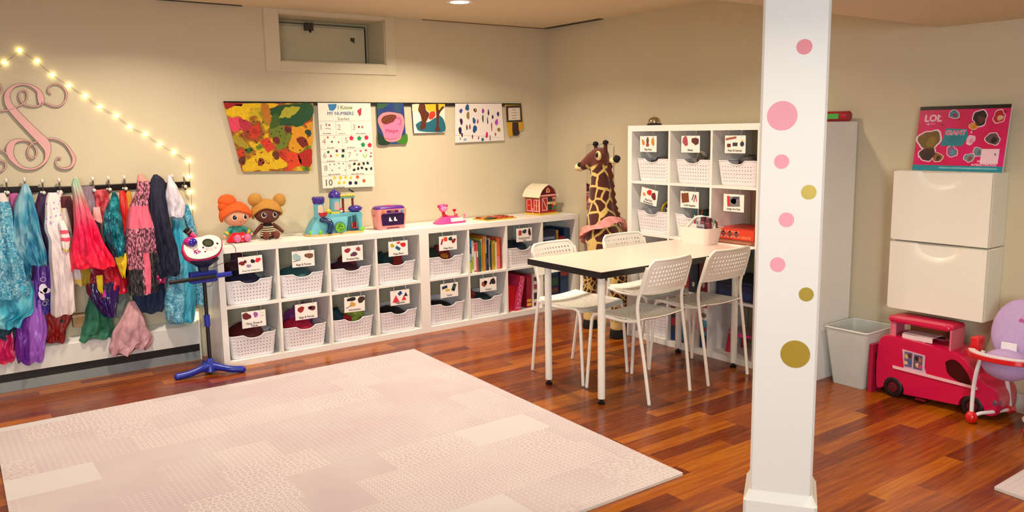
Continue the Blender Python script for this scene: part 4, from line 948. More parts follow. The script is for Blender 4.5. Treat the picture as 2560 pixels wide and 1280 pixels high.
# back layer
G('dark plum sequined top hanging behind the white floral gown', 'costume', [(482, 95, 122), (520, 88, 130), (580, 92, 132), (640, 96, 134)], .045, .03, cloth('3a1040'), 5, .1, 1)
G('purple satin dress with a white scroll emblem hanging low', 'costume', [(600, 92, 128), (650, 84, 130), (720, 80, 134), (790, 92, 134)], .05, .045, [cloth('6a3aa0', rough=.3), cloth('3a2c8c', rough=.3)], 4, .12, 3, bands=[(.75, 1, 1)])
G('long shiny purple skirt hanging lowest at the left', 'costume', [(700, 52, 110), (760, 44, 112), (820, 36, 118), (870, 38, 116), (908, 48, 108)], .06, .05, [cloth('6f2f9a', rough=.25), cloth('9a5cc4', rough=.25)], 5, .2, 4, patch=lambda u, t: 1 if u > -.15 else None, hem=.012)
G('dark red skirt with black dots hanging low behind the white gown', 'costume', [(740, 112, 182), (790, 106, 180), (830, 112, 166), (858, 124, 136)], .04, .035, DOTR, 4, .12, 5)
G('hot pink satin skirt hem at the lower left edge', 'costume', [(800, -40, 34), (850, -44, 36), (895, -40, 38), (906, -36, 30)], .05, .05, [cloth('c21c5a', rough=.25), cloth('d8305a', rough=.25)], 6, .18, 6, bands=[(.7, 1, 1)])
G('dark teal skirt hem at the left edge below the snowflake gown', 'costume', [(780, -30, 40), (820, -34, 42), (848, -30, 36)], .045, .045, cloth('0e3f4c'), 5, .1, 7)
G('pink and purple sparkly cloth hanging behind the blue robe', 'costume', [(483, 22, 45), (520, 24, 50), (560, 28, 50)], .035, .02, cloth('c05a9a'), 4, .1, 8)
G('grey violet glittery top hanging behind the hot pink cape', 'costume', [(466, 200, 236), (500, 198, 240), (560, 200, 250), (590, 210, 250)], .035, .03, cloth('8a7484', rough=.3), 5, .1, 9)
G('coral red sparkly bodice hanging right of the hot pink cape', 'costume', [(474, 234, 268), (500, 236, 272), (530, 240, 270), (560, 242, 262)], .05, .035, ramp_mat('noise', [(.4, '9a1c28'), (.55, 'c94a54'), (.7, 'e0808a')], 18, .35, interp='LINEAR'), 4, .12, 10)
G('pale pink rolled cloth beside the hot pink cape', 'costume', [(518, 232, 250), (540, 230, 256), (556, 238, 252)], .085, .025, cloth('e0a3a0'), 3, .08, 11)
G('burgundy and dark cloth behind the white floral gown', 'costume', [(490, 150, 176), (520, 150, 186), (570, 160, 190), (620, 165, 190)], .035, .025, cloth('5a1420'), 4, .1, 12)
G('white top with grey and yellow spots between gown and cape', 'costume', [(520, 152, 166), (560, 152, 176), (610, 158, 182), (660, 165, 185)], .06, .03, ramp_mat('voronoi', [(0, 'ece2d6'), (.7, 'ece2d6'), (.78, '7fa0b4'), (.86, 'e6cf7a'), (.92, 'ece2d6')], 30, .6), 4, .1, 13)
G('red costume sliver hanging between teal sequins and patchwork coat', 'costume', [(477, 298, 313), (520, 299, 320), (560, 304, 320), (600, 306, 322)], .045, .03, cloth('d3251c', rough=.35), 3, .1, 14)
G('orange gold cloth strip beside the red costume sliver', 'costume', [(478, 316, 326), (500, 316, 331), (528, 318, 330), (560, 320, 328)], .05, .02, cloth('c98622'), 3, .1, 15)
G('dark skirt behind the sequined teal top', 'costume', [(560, 268, 320), (600, 262, 326), (660, 270, 322), (700, 280, 320)], .03, .03, cloth('16101a'), 4, .1, 16)
G('navy tulle skirt below the patchwork coat', 'tulle skirt', [(680, 330, 405), (720, 326, 412), (760, 335, 412), (782, 345, 398)], .045, .05, tulle('1c3158', .75), 6, .15, 17)
G('magenta satin bow hanging at the hem of the navy jacket', 'bow', [(676, 384, 402), (692, 380, 414), (708, 384, 414)], .12, .035, cloth('a81a5c', rough=.25), 4, .2, 18, name='satin_bow')
G('green tulle skirt hanging lowest behind the purple wings', 'tulle skirt', [(738, 222, 262), (780, 212, 276), (820, 204, 284), (846, 194, 282)], .04, .05, tulle('2f7a5c', .8), 6, .2, 19, hem=.01)
G('grey sheer tulle between the green and the pale pink skirts', 'tulle skirt', [(720, 262, 322), (760, 258, 320), (800, 262, 300)], .035, .04, tulle('7d8a86', .55), 6, .2, 20)
G('pale pink tulle skirt hanging lowest in the middle', 'tulle skirt', [(752, 322, 336), (780, 308, 352), (820, 284, 368), (855, 274, 382), (876, 274, 364)], .085, .06, tulle('cf9fa6', .88), 7, .22, 21, hem=.015)
G('shiny red skirt under the hot pink cape', 'costume', [(650, 206, 300), (680, 208, 312), (710, 212, 318), (736, 222, 320)], .05, .055, [cloth('c01430', rough=.25), cloth('8a1030', rough=.3)], 6, .22, 22, patch=lambda u, t: 1 if u < 0 else None)
G('dark purple wings with a magenta spot below the red skirt', 'costume wings', [(706, 226, 296), (735, 224, 298), (765, 240, 292), (790, 262, 288)], .09, .04, [cloth('2a1254', rough=.2), cloth('b01c9a', rough=.3)], 5, .2, 23, patch=lambda u, t: 1 if (-.2 < u < .05 and .2 < t < .35) else None, keep=True)
G('long yellow ribbon curling down beside the teal sequins', 'ribbon', [(634, 284, 318), (650, 288, 318), (680, 300, 314), (692, 306, 313)], .12, .02, cloth('e6c81a'), 3, .1, 24, name='ribbon', keep=True)
G('short yellow ribbon hanging over the purple wings', 'ribbon', [(688, 240, 256), (700, 241, 257), (722, 244, 257), (732, 252, 257)], .13, .012, cloth('e8cf1c'), 2, .05, 25, name='ribbon', keep=True)
G('olive yellow cloth below the left side of the cape', 'costume', [(664, 200, 228), (690, 200, 226), (714, 204, 222)], .075, .03, cloth('a99318'), 4, .12, 26)
G('grey blue ruffle beside the yellow ribbon', 'costume', [(608, 276, 292), (625, 278, 304), (645, 284, 316), (660, 292, 314)], .07, .03, cloth('8a9c98'), 4, .15, 27)
# front layer
G('turquoise snowflake print gown at the far left of the hooks', 'costume', [(482, -20, 12), (515, -34, 26), (580, -40, 42), (660, -44, 66), (735, -50, 78), (738, -50, 78)], .085, .075, [SNOW, cloth('d9cfcf')], 6, .12, 30, bands=[(0, .13, 1)])
G('aqua satin skirt under the snowflake print gown', 'costume', [(640, -40, 60), (690, -48, 78), (740, -52, 86), (782, -55, 89), (800, -50, 60), (822, -45, 2)], .07, .07, AQUA, 6, .14, 31)
G('blue tie-dyed satin robe draped over a hook', 'costume', [(458, 58, 66), (475, 50, 76), (515, 36, 88), (570, 32, 100), (620, 36, 112), (652, 58, 119), (664, 78, 112)], .10, .065, TIE, 5, .2, 32)
G('light blue tie-dyed sleeve hanging below the satin robe', 'costume', [(560, 40, 84), (610, 44, 84), (660, 60, 80), (690, 66, 78)], .12, .04, TIE, 3, .15, 33, keep=True)
G('white floral night gown with rainbow corners and puffed sleeve', 'costume', [(481, 120, 158), (500, 114, 152), (540, 112, 156), (571, 110, 160), (600, 120, 166), (640, 122, 176), (700, 125, 184), (776, 127, 189), (779, 128, 188)], .11, .06, [CREAM, FLOR, cloth('e8c86a')], 5, .12, 34, bands=[(0, .34, 1)], patch=lambda u, t: 2 if t > .965 else None)
G('rainbow striped white sleeve crossing the floral gown', 'costume', [(552, 146, 160), (575, 150, 170), (600, 152, 175), (628, 156, 172)], .165, .025, [cloth('f1e6e4'), cloth('e6506a'), cloth('e6cc5a')], 3, .08, 35, bands=[(.3, .45, 1), (.55, .7, 1), (.88, 1, 2)])
G('white sleeve with yellow cuff hanging below the floral gown', 'costume', [(655, 170, 196), (680, 176, 202), (700, 184, 206), (712, 188, 202)], .08, .03, [cloth('ece4ea'), cloth('e6cf6a')], 3, .08, 36, bands=[(.75, 1, 1)])
G('mint to hot pink ombre hooded cape in the middle', 'cape', [(445, 184, 192), (465, 178, 202), (500, 182, 214), (550, 184, 234), (600, 180, 256), (645, 174, 280), (668, 174, 288)], .14, .075, GRADP, 7, .16, 37, hem=.006, name='cape')
G('teal sequined top hanging right of the cape', 'costume', [(479, 281, 287), (495, 276, 296), (525, 262, 300), (560, 256, 306), (600, 264, 312), (632, 282, 310), (640, 288, 304)], .11, .05, SEQ, 4, .14, 38)
def patchw(u, t):
    if t < .12: return 1
    if t < .40: return 0
    if .40 <= t < .55: return 2 if u < .8 else None
    if t > .70 and u > .25: return 3
    if t > .80 and u < -.25: return 3
    if .70 < t < .97 and -.1 < u < .25: return 2
    return 0
G('pink melange patchwork coat with a pink furry hood', 'costume', [(437, 344, 354), (455, 341, 372), (478, 340, 376), (520, 322, 372), (575, 312, 386), (630, 314, 398), (690, 318, 402), (738, 320, 384)], .10, .075, [MEL, cloth('d98a84'), PINKP, DARKM], 4, .1, 39, patch=patchw)
G('navy blue jacket hung by its hood', 'costume', [(436, 384, 392), (455, 375, 412), (500, 372, 414), (560, 372, 424), (620, 380, 440), (670, 388, 450), (690, 402, 446)], .11, .075, cloth('0b1230', rough=.75), 5, .12, 40)
G('white cape with a pointed top over the turquoise gown', 'cape', [(438, 420, 426), (460, 417, 438), (490, 414, 452), (520, 418, 462), (545, 440, 460)], .14, .04, cloth('d6d0dc', rough=.45), 4, .14, 41, name='cape')
G('turquoise snowflake princess gown behind the microphone stand', 'costume', [(500, 424, 446), (530, 422, 456), (560, 430, 462), (620, 424, 474), (680, 418, 484), (740, 412, 490), (790, 414, 486), (804, 424, 484)], .10, .055, [AQUA, SNOW], 5, .13, 42, patch=lambda u, t: 1 if (u < .1 and t > .5) or t < .25 else None, hem=.006)
G('blue patterned sleeve at the right end of the costumes', 'costume', [(510, 460, 470), (540, 458, 480), (580, 470, 492), (620, 478, 498), (700, 480, 506), (762, 484, 512)], .05, .03, SNOW, 3, .1, 43)
o = MB().box((-.035, -.05, -.04), (.035, 0, .04), mat('a8875e', .8, var=.2)).box((-.038, -.053, .024), (.038, 0, .032), mat('c9b59a', .8)).build('wicker_box', bevel=.003); o.location = PY(197, 800, -.03); o.location.y = -.001; tag(o, 'small beige woven box on the wall beside the green tulle', 'box')
# white scroll emblem on the purple dress
b = MB(); ep = PY(108, 722, -.112); F = (ep, EX, EZ); WS = mat('e6dcf0', .4)
b.disc(0, 0, .022, F, WS, 1, ry=.03); b.disc(.018, -.012, .02, F, WS, 1, ry=.016); b.disc(-.012, -.04, .014, F, WS, 1, ry=.03, rot=.3)
for (x, y, r) in ((.004, .055, .013), (.0, -.088, .011), (.012, -.072, .008)):
    b.stroke([(x + r * math.cos(a * PI / 8), y + r * math.sin(a * PI / 8)) for a in range(17)], .004, F, WS, 1)
o = b.build('appliqued_emblem', smooth=False); tag(o, 'white scroll emblem shape sewn on the purple satin dress', 'emblem')

# ------------------------------------------------------------------ string lights
PB = [(-55, 205), (-22, 182), (12, 156), (49, 126), (93, 153), (131, 187), (172, 214), (213, 240), (250, 268), (291, 289), (325, 317), (364, 336), (400, 361), (436, 381), (472, 403), (474, 442), (477, 480), (480, 519), (488, 600)]
sl = thing('string_lights', 'warm white string lights outlining a peak above the costumes', 'string lights', PY(472, 403, 0))
org = sl.location.copy(); b = MB(); pts = []
for i, (u, v) in enumerate(PB[:-1]):
    a, c = PY(u, v, -.009) - org, PY(*PB[i + 1], -.009) - org
    pts += [a, (a + c) / 2 - V((0, 0, .003))]
b.tube(pts, .0011, mat('8a8478', .4, .6), 5); b.build('wire', sl)
BULB = mat('ffe9a0', .4, emit=16, var=0)
for u, v in PB[:-1]:
    MB().ball(PY(u, v, -.012) - org, .0085, BULB, 12, 8).build('bulb', sl)

# ------------------------------------------------------------------ monogram letter
sg = thing('monogram_letter', 'large pink wooden cursive letter S hanging on the left wall', 'wall letter', PY(60, 320, 0))
org = sg.location.copy(); PKW = mat('dda9a6', .5, var=.05, scale=6); PKE = mat('7a5a44', .6)
def zs(X, Y): return X / 3.2, Y / 3.2 + 80
ST = [[(350, 562, 12), (330, 570, 40), (326, 525, 58), (305, 470, 34), (240, 428, 20), (170, 418, 18), (100, 442, 30), (58, 500, 50), (68, 575, 58), (130, 655, 62), (220, 750, 68), (300, 830, 74), (362, 895, 80), (382, 960, 52), (360, 1035, 28), (290, 1088, 18), (200, 1092, 20), (130, 1050, 34), (82, 980, 58), (85, 915, 66), (125, 872, 34), (200, 866, 14), (250, 884, 12)],
 [(110, 612, 12), (150, 592, 12), (190, 572, 13), (216, 530, 14), (212, 482, 14), (185, 464, 14), (156, 490, 14), (156, 530, 14), (185, 572, 13), (240, 592, 13), (300, 592, 14), (335, 575, 20)],
 [(-60, 600, 12), (0, 628, 12), (60, 626, 12), (112, 612, 12)], [(352, 562, 10), (420, 590, 14), (480, 590, 14), (522, 548, 16), (530, 482, 18), (492, 430, 16), (438, 416, 14), (392, 440, 14), (384, 476, 13), (412, 498, 9)],
 [(312, 870, 12), (262, 890, 12), (226, 930, 14), (226, 980, 14), (256, 1010, 14), (290, 985, 14), (290, 940, 14), (264, 900, 12), (235, 878, 12)],
 [(380, 852, 12), (450, 858, 14), (520, 896, 16), (568, 958, 24), (592, 1020, 32), (568, 1076, 24), (510, 1092, 16), (456, 1070, 14), (446, 1030, 14), (466, 1004, 12), (492, 1010, 8)],
 [(-80, 960, 12), (-20, 945, 12), (30, 955, 12), (64, 990, 12)], [(-40, 1020, 12), (0, 1028, 14), (38, 1040, 14), (46, 1080, 14), (22, 1108, 12), (-20, 1115, 12)], [(-60, 400, 14), (-10, 412, 14), (12, 455, 14), (0, 490, 12), (-30, 500, 10)]]
b = MB()
for st_ in ST:
    c = crom(st_, 7); k = len(c); L2, R2_ = [], []
    for i, (X, Y, w_) in enumerate(c):
        dx = c[min(i + 1, k - 1)][0] - c[max(i - 1, 0)][0]; dy = c[min(i + 1, k - 1)][1] - c[max(i - 1, 0)][1]; l = math.hypot(dx, dy) or 1
        nx, ny = -dy / l * w_ / 2, dx / l * w_ / 2
        L2.append(PY(*zs(X + nx, Y + ny), -.016) - org); R2_.append(PY(*zs(X - nx, Y - ny), -.016) - org)
    vs = L2 + R2_; m_ = len(vs); bk_ = [p + V((0, .009, 0)) for p in vs]
    # pink face slightly inside a brown edge
    ins = []
    for i in range(k): a, c2 = L2[i], R2_[i]; e = min(.0022, (a - c2).length * .2); d = (c2 - a).normalized() * e; ins.append((a + d + V((0, -.0008, 0)), c2 - d + V((0, -.0008, 0))))
    b.add(vs, [(i, i + 1, k + i + 1, k + i) for i in range(k - 1)], PKE)
    b.add(vs + bk_, [(i, m_ + i, m_ + i + 1, i + 1) for i in range(k - 1)] + [(k + i, k + i + 1, m_ + k + i + 1, m_ + k + i) for i in range(k - 1)] + [(0, k, m_ + k, m_), (k - 1, m_ + k - 1, m_ + 2 * k - 1, 2 * k - 1)], PKE)
    b.add([p[0] for p in ins] + [p[1] for p in ins], [(i, i + 1, k + i + 1, k + i) for i in range(k - 1)], PKW)
b.build('letter_face', sg, smooth=False)

# ------------------------------------------------------------------ art rail and pictures
a0, a1 = PY(558, 258, 0), PY(1301, 263, 0); rz = (a0.z + a1.z) / 2
o = MB().box((0, -.012, -.012), (a1.x - a0.x, -.001, .012), mat('3c3732', .35, .5)).box((0, -.016, .008), (a1.x - a0.x, -.001, .013), mat('2a2522', .35, .5)).build('display_rail', bevel=.001)
o.location = (a0.x, 0, rz); tag(o, 'long dark metal picture rail on the left wall holding six artworks', 'picture rail')
def quadF(px, y=-.018):
    """frame from four photo corners tl,tr,br,bl hanging just off the wall"""
    P = [PY(u, v, y) for u, v in px]; return P
def artwork(name, px, m, label, cat='artwork', y=-.018, th=.0012, edge=None, deco=None, bow=0):
    P = quadF(px, y); c = P[0].copy(); b = MB(); q = [p - c for p in P]
    n = 10; vs = []
    for j in range(n + 1):
        for i in range(n + 1):
            u, v = i / n, j / n; p = (q[0] * (1 - u) + q[1] * u) * (1 - v) + (q[3] * (1 - u) + q[2] * u) * v
            vs.append(p + V((0, -bow * math.sin(PI * u) * v, 0)))
    N_ = (n + 1) ** 2; fr = [(j * (n + 1) + i, (j + 1) * (n + 1) + i, (j + 1) * (n + 1) + i + 1, j * (n + 1) + i + 1) for j in range(n) for i in range(n)]
    bk_ = [v + V((0, th, 0)) for v in vs]; b.add(vs, fr, m); b.add(bk_, [f[::-1] for f in fr], edge or m)
    rim = [i for i in range(n + 1)] + [j * (n + 1) + n for j in range(1, n + 1)] + [n * (n + 1) + i for i in range(n - 1, -1, -1)] + [j * (n + 1) for j in range(n - 1, 0, -1)]
    b.add(vs + bk_, [(rim[i], rim[(i + 1) % len(rim)], rim[(i + 1) % len(rim)] + N_, rim[i] + N_) for i in range(len(rim))], edge or m)
    if deco: deco(b, (V((0, 0, 0)), EX, EZ), lambda u, v: ((PY(u, v, y) - c).x, (PY(u, v, y) - c).z))
    o = b.build(name, smooth=False); o.location = c; tag(o, label, cat); return o
def M1():
    m = ramp_mat('noise', [(.3, '8f1a10'), (.40, 'c9361a'), (.45, '7a4a14'), (.5, 'a8720f'), (.54, 'd9b414'), (.6, '7d8a18'), (.66, '2f5c14')], 6.5, .5, interp='LINEAR', detail=3)
    return m
def d1(b, F, q):
    def z(X, Y): return q(540 + X / 5.333, 240 + Y / 5.333)
    def pl(pts, c, lv, v=.12):
        q_ = crom(list(pts) + [pts[0]], 5)[:-1]; o = []
        for X, Y in q_: o.append(z(X + 22 * noise.noise(V((X * .02, Y * .02, 3))), Y + 22 * noise.noise(V((X * .02, Y * .02, 9)))))
        b.poly(o[::-1], F, mat(c, .5, var=v + .15, scale=55), lv)
    pl([(100, 92), (340, 95), (330, 130), (230, 140), (140, 175)], 'a3141c', 1)
    pl([(230, 140), (340, 110), (820, 100), (700, 170), (480, 160), (440, 240), (380, 330), (300, 270), (160, 260), (140, 200)], 'e0b80e', 1)
    pl([(700, 190), (830, 130), (1100, 100), (1280, 110), (1290, 270), (1200, 350), (1110, 405), (850, 390), (720, 400), (760, 300)], '0c4a22', 1)
    pl([(730, 280), (820, 230), (850, 380), (720, 430)], '3a5a1c', 2)
    pl([(160, 290), (330, 290), (390, 420), (250, 470), (200, 450)], 'd9405c', 1); pl([(300, 300), (420, 330), (480, 400), (400, 480), (320, 420)], 'b02a3c', 2)
    pl([(1290, 340), (1200, 370), (1200, 420), (1010, 420), (1000, 560), (960, 700), (1100, 740), (1230, 660), (1285, 650)], 'cf9012', 1)
    pl([(940, 735), (1090, 770), (1140, 900), (1060, 960), (960, 985)], 'cc3d16', 1); pl([(1090, 770), (1230, 700), (1280, 740), (1260, 930), (1130, 910)], 'a81a10', 1)
    pl([(720, 400), (860, 400), (1000, 440), (960, 640), (840, 720), (800, 640), (720, 520)], '65751c', 1)
    pl([(350, 940), (500, 800), (720, 760), (920, 870), (930, 950), (700, 980), (400, 1000)], 'd3ac12', 1)
    pl([(590, 600), (680, 560), (760, 640), (770, 700), (700, 760), (650, 700)], 'c73420', 2)
    pl([(840, 290), (880, 200), (960, 145), (1110, 140), (1060, 230), (980, 285)], 'a8a428', 4); pl([(600, 110), (680, 100), (720, 200), (725, 300), (705, 395), (640, 330), (600, 220)], 'b4721a', 4)
    pl([(215, 535), (300, 535), (390, 610), (440, 700), (350, 690), (260, 640)], '9c8a20', 4); pl([(1085, 560), (1170, 545), (1225, 640), (1160, 690), (1100, 640)], '6e1414', 3)
    for X, Y, r, c in ((960, 450, 52, '5a1420'), (805, 590, 55, '6a1218'), (600, 880, 56, '7a2c12'), (800, 790, 60, '5e2a1a'), (440, 720, 50, '2f5a1c'), (1230, 490, 52, '0f3a26'), (415, 515, 50, '8a3a1a'), (350, 860, 60, '5a2a14')):
        x, y_ = z(X, Y); b.blob(x, y_, r / 5.333 * .00205 * 1.25, F, mat(c, .5, var=.2), 3, seed=X)
    rd = random.Random(5)
    for _ in range(90):
        X, Y = rd.uniform(250, 1250), rd.uniform(330, 900); x, y_ = z(X, Y)
        if X < 250 + (Y - 300) * .12: continue
        b.blob(x, y_, rd.uniform(.0025, .006), F, mat(rd.choice(['4a1a10', '3a2210', '6a1418']), .5), 3, n=6, seed=int(X))
artwork('painting', [(558, 258), (783, 258), (779, 427), (605, 429)], M1(), 'large multicoloured leaf collage painting shaped like a bucket', deco=d1, bow=0)
CAN = mat('efe6d6', .6, var=.02)
def d2(b, F, q):
    def z(X, Y): return q(540 + X / 5.333, 240 + Y / 5.333)
    LN = mat('4a4038', .7, var=0); s = 1 / 5.333 * .00205 * 1.12
    for l in ([(1365, 335), (2060, 330)], [(1375, 525), (2075, 520)], [(1390, 710), (2090, 705)], [(1400, 885), (2100, 868)], [(1415, 1070), (2110, 1042)], [(1595, 340), (1605, 522)], [(1800, 335), (1812, 520)], [(1682, 525), (1690, 705)], [(1725, 708), (1740, 1050)]): b.stroke([z(*p) for p in l], .0012, F, LN, 1)
    def T(txt, X, Y, sz, c='3a3430', bold=0): x, y_ = z(X, Y); b.text(txt, x, y_, sz * s, F, mat(c, .7, var=0), 2, bold=bold)
    T('I Know', 1720, 155, 90, '6a8a4a', .02); T('MY NUMBERS', 1660, 235, 78, '4a6a9a', .02); T('Scarlett', 1700, 305, 70)
    for n_, X, Y in (('1', 1400, 420), ('2', 1640, 420), ('3', 1840, 420), ('4', 1440, 610), ('5', 1740, 595), ('6', 1450, 795), ('7', 1780, 790), ('8', 1465, 965), ('9', 1780, 945)): T(n_, X, Y, 130, '9a8a80')
    T('10', 1500, 1160, 150, '3a3634'); T('I', 1470, 385, 70, '1c1a20', .03); b.heart(*z(1510, 388), 20 * s, F, mat('c41c28', .5), 2); b.stroke([z(1460, 430), z(1530, 440)], .003, F, LN, 2)
    for tx, X, Y in (('one sticker', 1480, 500), ('two cars', 1680, 500), ('three pennies', 1930, 498), ('four stars', 1530, 690), ('five flowers', 1800, 686), ('six buttons', 1530, 868), ('seven hearts', 1830, 858), ('eight snowflakes', 1575, 1045), ('nine puzzle pieces', 1885, 1036), ('ten smiley faces', 1640, 1215)): T(tx, X, Y, 32, '3a302c', .01)
    for X, Y, c in ((1905, 412, '7a3a22'), (1950, 414, 'b8622c')): b.disc(*z(X, Y), 20 * s, F, mat(c, .5), 2)
    for X, Y, r, c in ((1490, 552, 22, 'c02834'), (1575, 550, 16, 'c8663a'), (1545, 612, 24, '1c2438'), (1635, 615, 20, '8a1c3a')): b.star(*z(X, Y), r * s * 1.1, F, mat(c, .5), 2)
    for X, Y, c in ((1805, 562, 'd01f3c'), (1910, 565, '148a4a'), (2005, 555, 'c41838'), (1960, 650, '148a4a'), (2048, 655, 'd01f3c')): b.star(*z(X, Y), 46 * s, F, mat(c, .5), 2, 5, .7)
    for X, Y, c in ((1497, 748, '1c5a4a'), (1610, 733, '4a1a4a'), (1615, 790, 'e6c84a')): b.disc(*z(X, Y), 22 * s, F, mat(c, .5), 2)
    for X, Y, c in ((1695, 730, '14202c'), (1690, 800, '14503a')): x, y_ = z(X, Y); b.rect(x - 24 * s, y_ - 24 * s, x + 24 * s, y_ + 24 * s, F, mat(c, .5), 2)
    x, y_ = z(1532, 795); b.poly([(x - 26 * s, y_ - 22 * s), (x + 26 * s, y_ - 22 * s), (x, y_ + 26 * s)], F, mat('a81c2c', .5), 2)
    for X, Y, c in ((1855, 730, 'e89aa8'), (1928, 733, 'c83040'), (1998, 725, '9c1c30'), (1880, 782, 'e09aa4'), (2068, 760, 'd8606c'), (2062, 805, 'b02838')): b.heart(*z(X, Y), 21 * s, F, mat(c, .5), 2)
    b.heart(*z(1985, 795), 42 * s, F, mat('8ab82c', .5), 2); b.heart(*z(1985, 793), 27 * s, F, CAN, 3)
    rd = random.Random(8)
    for X, Y in ((1845, 905), (1905, 910), (1968, 900), (2022, 895), (1842, 985), (1895, 968), (1945, 958), (2005, 975), (2068, 968)): b.blob(*z(X, Y), 26 * s, F, mat('6a3424' if X == 1905 else '2a2226', .5), 2, seed=X)
    for X, Y in ((1520, 915), (1578, 910), (1638, 900), (1695, 902), (1645, 960), (1548, 992), (1722, 988)): b.star(*z(X, Y), 14 * s, F, mat('4a4a4c', .5), 2, 6, .6)
    for X, Y, r, c in ((1583, 1092, 24, 'd8c22c'), (1658, 1090, 28, 'd8c22c'), (1728, 1085, 24, 'd8c22c'), (1797, 1090, 22, 'd8c22c'), (1886, 1080, 30, 'd8602c'), (1972, 1130, 30, 'd8602c'), (1642, 1158, 26, 'd8c22c'), (1708, 1152, 22, 'd8c22c'), (1790, 1160, 32, '1a1a38'), (1865, 1158, 30, '162a4a')): b.disc(*z(X, Y), r * s, F, mat(c, .5), 2)
    for pts, c in (([(1490, 110), (1610, 105), (1600, 160), (1560, 200), (1510, 190)], '2a7ab0'), ([(1880, 195), (1940, 155), (1935, 250), (1910, 270)], 'b83040')): b.poly([z(*p) for p in pts][::-1], F, mat(c, .5, var=.2), 1)
artwork('number_chart', [(794, 257), (926, 258), (937, 466), (807, 471)], CAN, 'white hand-made number chart with stickers, longest artwork on the rail', 'chart', y=-.025, deco=d2, bow=0)
def d3(b, F, q):
    def z(X, Y): return q(900 + X / 5.333, 240 + Y / 5.333)
    def pl(pts, c, lv): b.poly([z(*p) for p in crom(list(pts) + [pts[0]], 4)[:-1]][::-1], F, mat(c, .5, var=.12, scale=50), lv)
    pl([(225, 105), (370, 102), (330, 150), (240, 170)], '2a5a34', 1); pl([(480, 620), (620, 500), (622, 635)], '3c7a1c', 1); pl([(240, 480), (330, 560), (400, 640), (250, 645)], '10341f', 1)
    mug = [(300, 230), (380, 212), (480, 225), (560, 250), (590, 330), (585, 420), (560, 500), (540, 570), (470, 610), (380, 608), (330, 570), (300, 480), (260, 400), (236, 330), (255, 270)]
    pl(mug, 'e88a8e', 2)
    pl([(290, 275), (400, 250), (500, 260), (550, 300), (570, 400), (540, 500), (490, 570), (380, 585), (340, 540), (310, 420)], 'e07aa0', 3)
    pl([(280, 320), (310, 275), (380, 250), (455, 250), (485, 275), (440, 340), (370, 372), (310, 365)], '6a2c14', 4)
    MK = mat('a8384c', .5); b.stroke([z(*p) for p in ((280, 340), (320, 380), (370, 372), (440, 345), (490, 280))], .003, F, MK, 5)
    b.stroke([z(*p) for p in ((490, 300), (520, 290), (545, 330), (535, 385), (510, 370))], .004, F, MK, 5); b.stroke([z(*p) for p in ((330, 560), (400, 580), (480, 560))], .003, F, MK, 5)
    x, y_ = z(425, 465); b.text('Margot', x, y_, .036, F, mat('a83060', .5), 5, bold=.01)
    for X, Y in ((320, 320), (350, 295), (395, 275), (440, 285), (370, 345), (410, 330)): b.disc(*z(X, Y), .0017, F, mat('e6cfc0', .5), 5, n=8)
artwork('canvas_painting', [(942, 258), (1009, 258), (1016, 359), (947, 361)], ramp_mat('noise', [(.35, '0e1c4a'), (.5, '1c3878'), (.62, '2a4a6a'), (.7, '1c5a3a')], 9, .5, (1, 1, .3), 'LINEAR'), 'painting of a pink mug on dark blue canvas', y=-.02, th=.009, edge=mat('14203a', .6), deco=d3)
def d4(b, F, q):
    def z(X, Y): return q(900 + X / 5.333, 240 + Y / 5.333)
    def pl(pts, c, lv): b.poly([z(*p) for p in crom(list(pts) + [pts[0]], 4)[:-1]][::-1], F, mat(c, .5, var=.15, scale=50), lv)
    pl([(700, 110), (800, 112), (780, 200), (700, 210)], 'e6d9b4', 1); pl([(870, 110), (1115, 108), (1110, 150), (1020, 210), (900, 200)], 'd9bc2c', 1)
    pl([(930, 215), (990, 205), (1005, 260), (960, 310), (915, 300)], 'cf3c28', 2); pl([(740, 380), (820, 330), (900, 350), (1000, 290), (1060, 260), (1122, 330), (1130, 470), (960, 482), (800, 470), (760, 440)], '1c6478', 1)
    pl([(790, 110), (862, 112), (880, 190), (920, 230), (905, 300), (880, 350), (870, 430), (800, 440), (820, 330), (800, 240), (775, 190)], '5c2a12', 3)
    pl([(1010, 112), (1042, 112), (1050, 190), (1090, 145), (1122, 150), (1060, 240), (1050, 400), (1075, 455), (1000, 465), (1020, 380), (1015, 250)], '5a2a14', 3)
artwork('canvas_painting', [(1030, 261), (1112, 260), (1112, 331), (1035, 333)], CAN, 'small canvas painting of two brown trees by a lake', y=-.02, th=.012, edge=mat('14101c', .6), deco=d4)
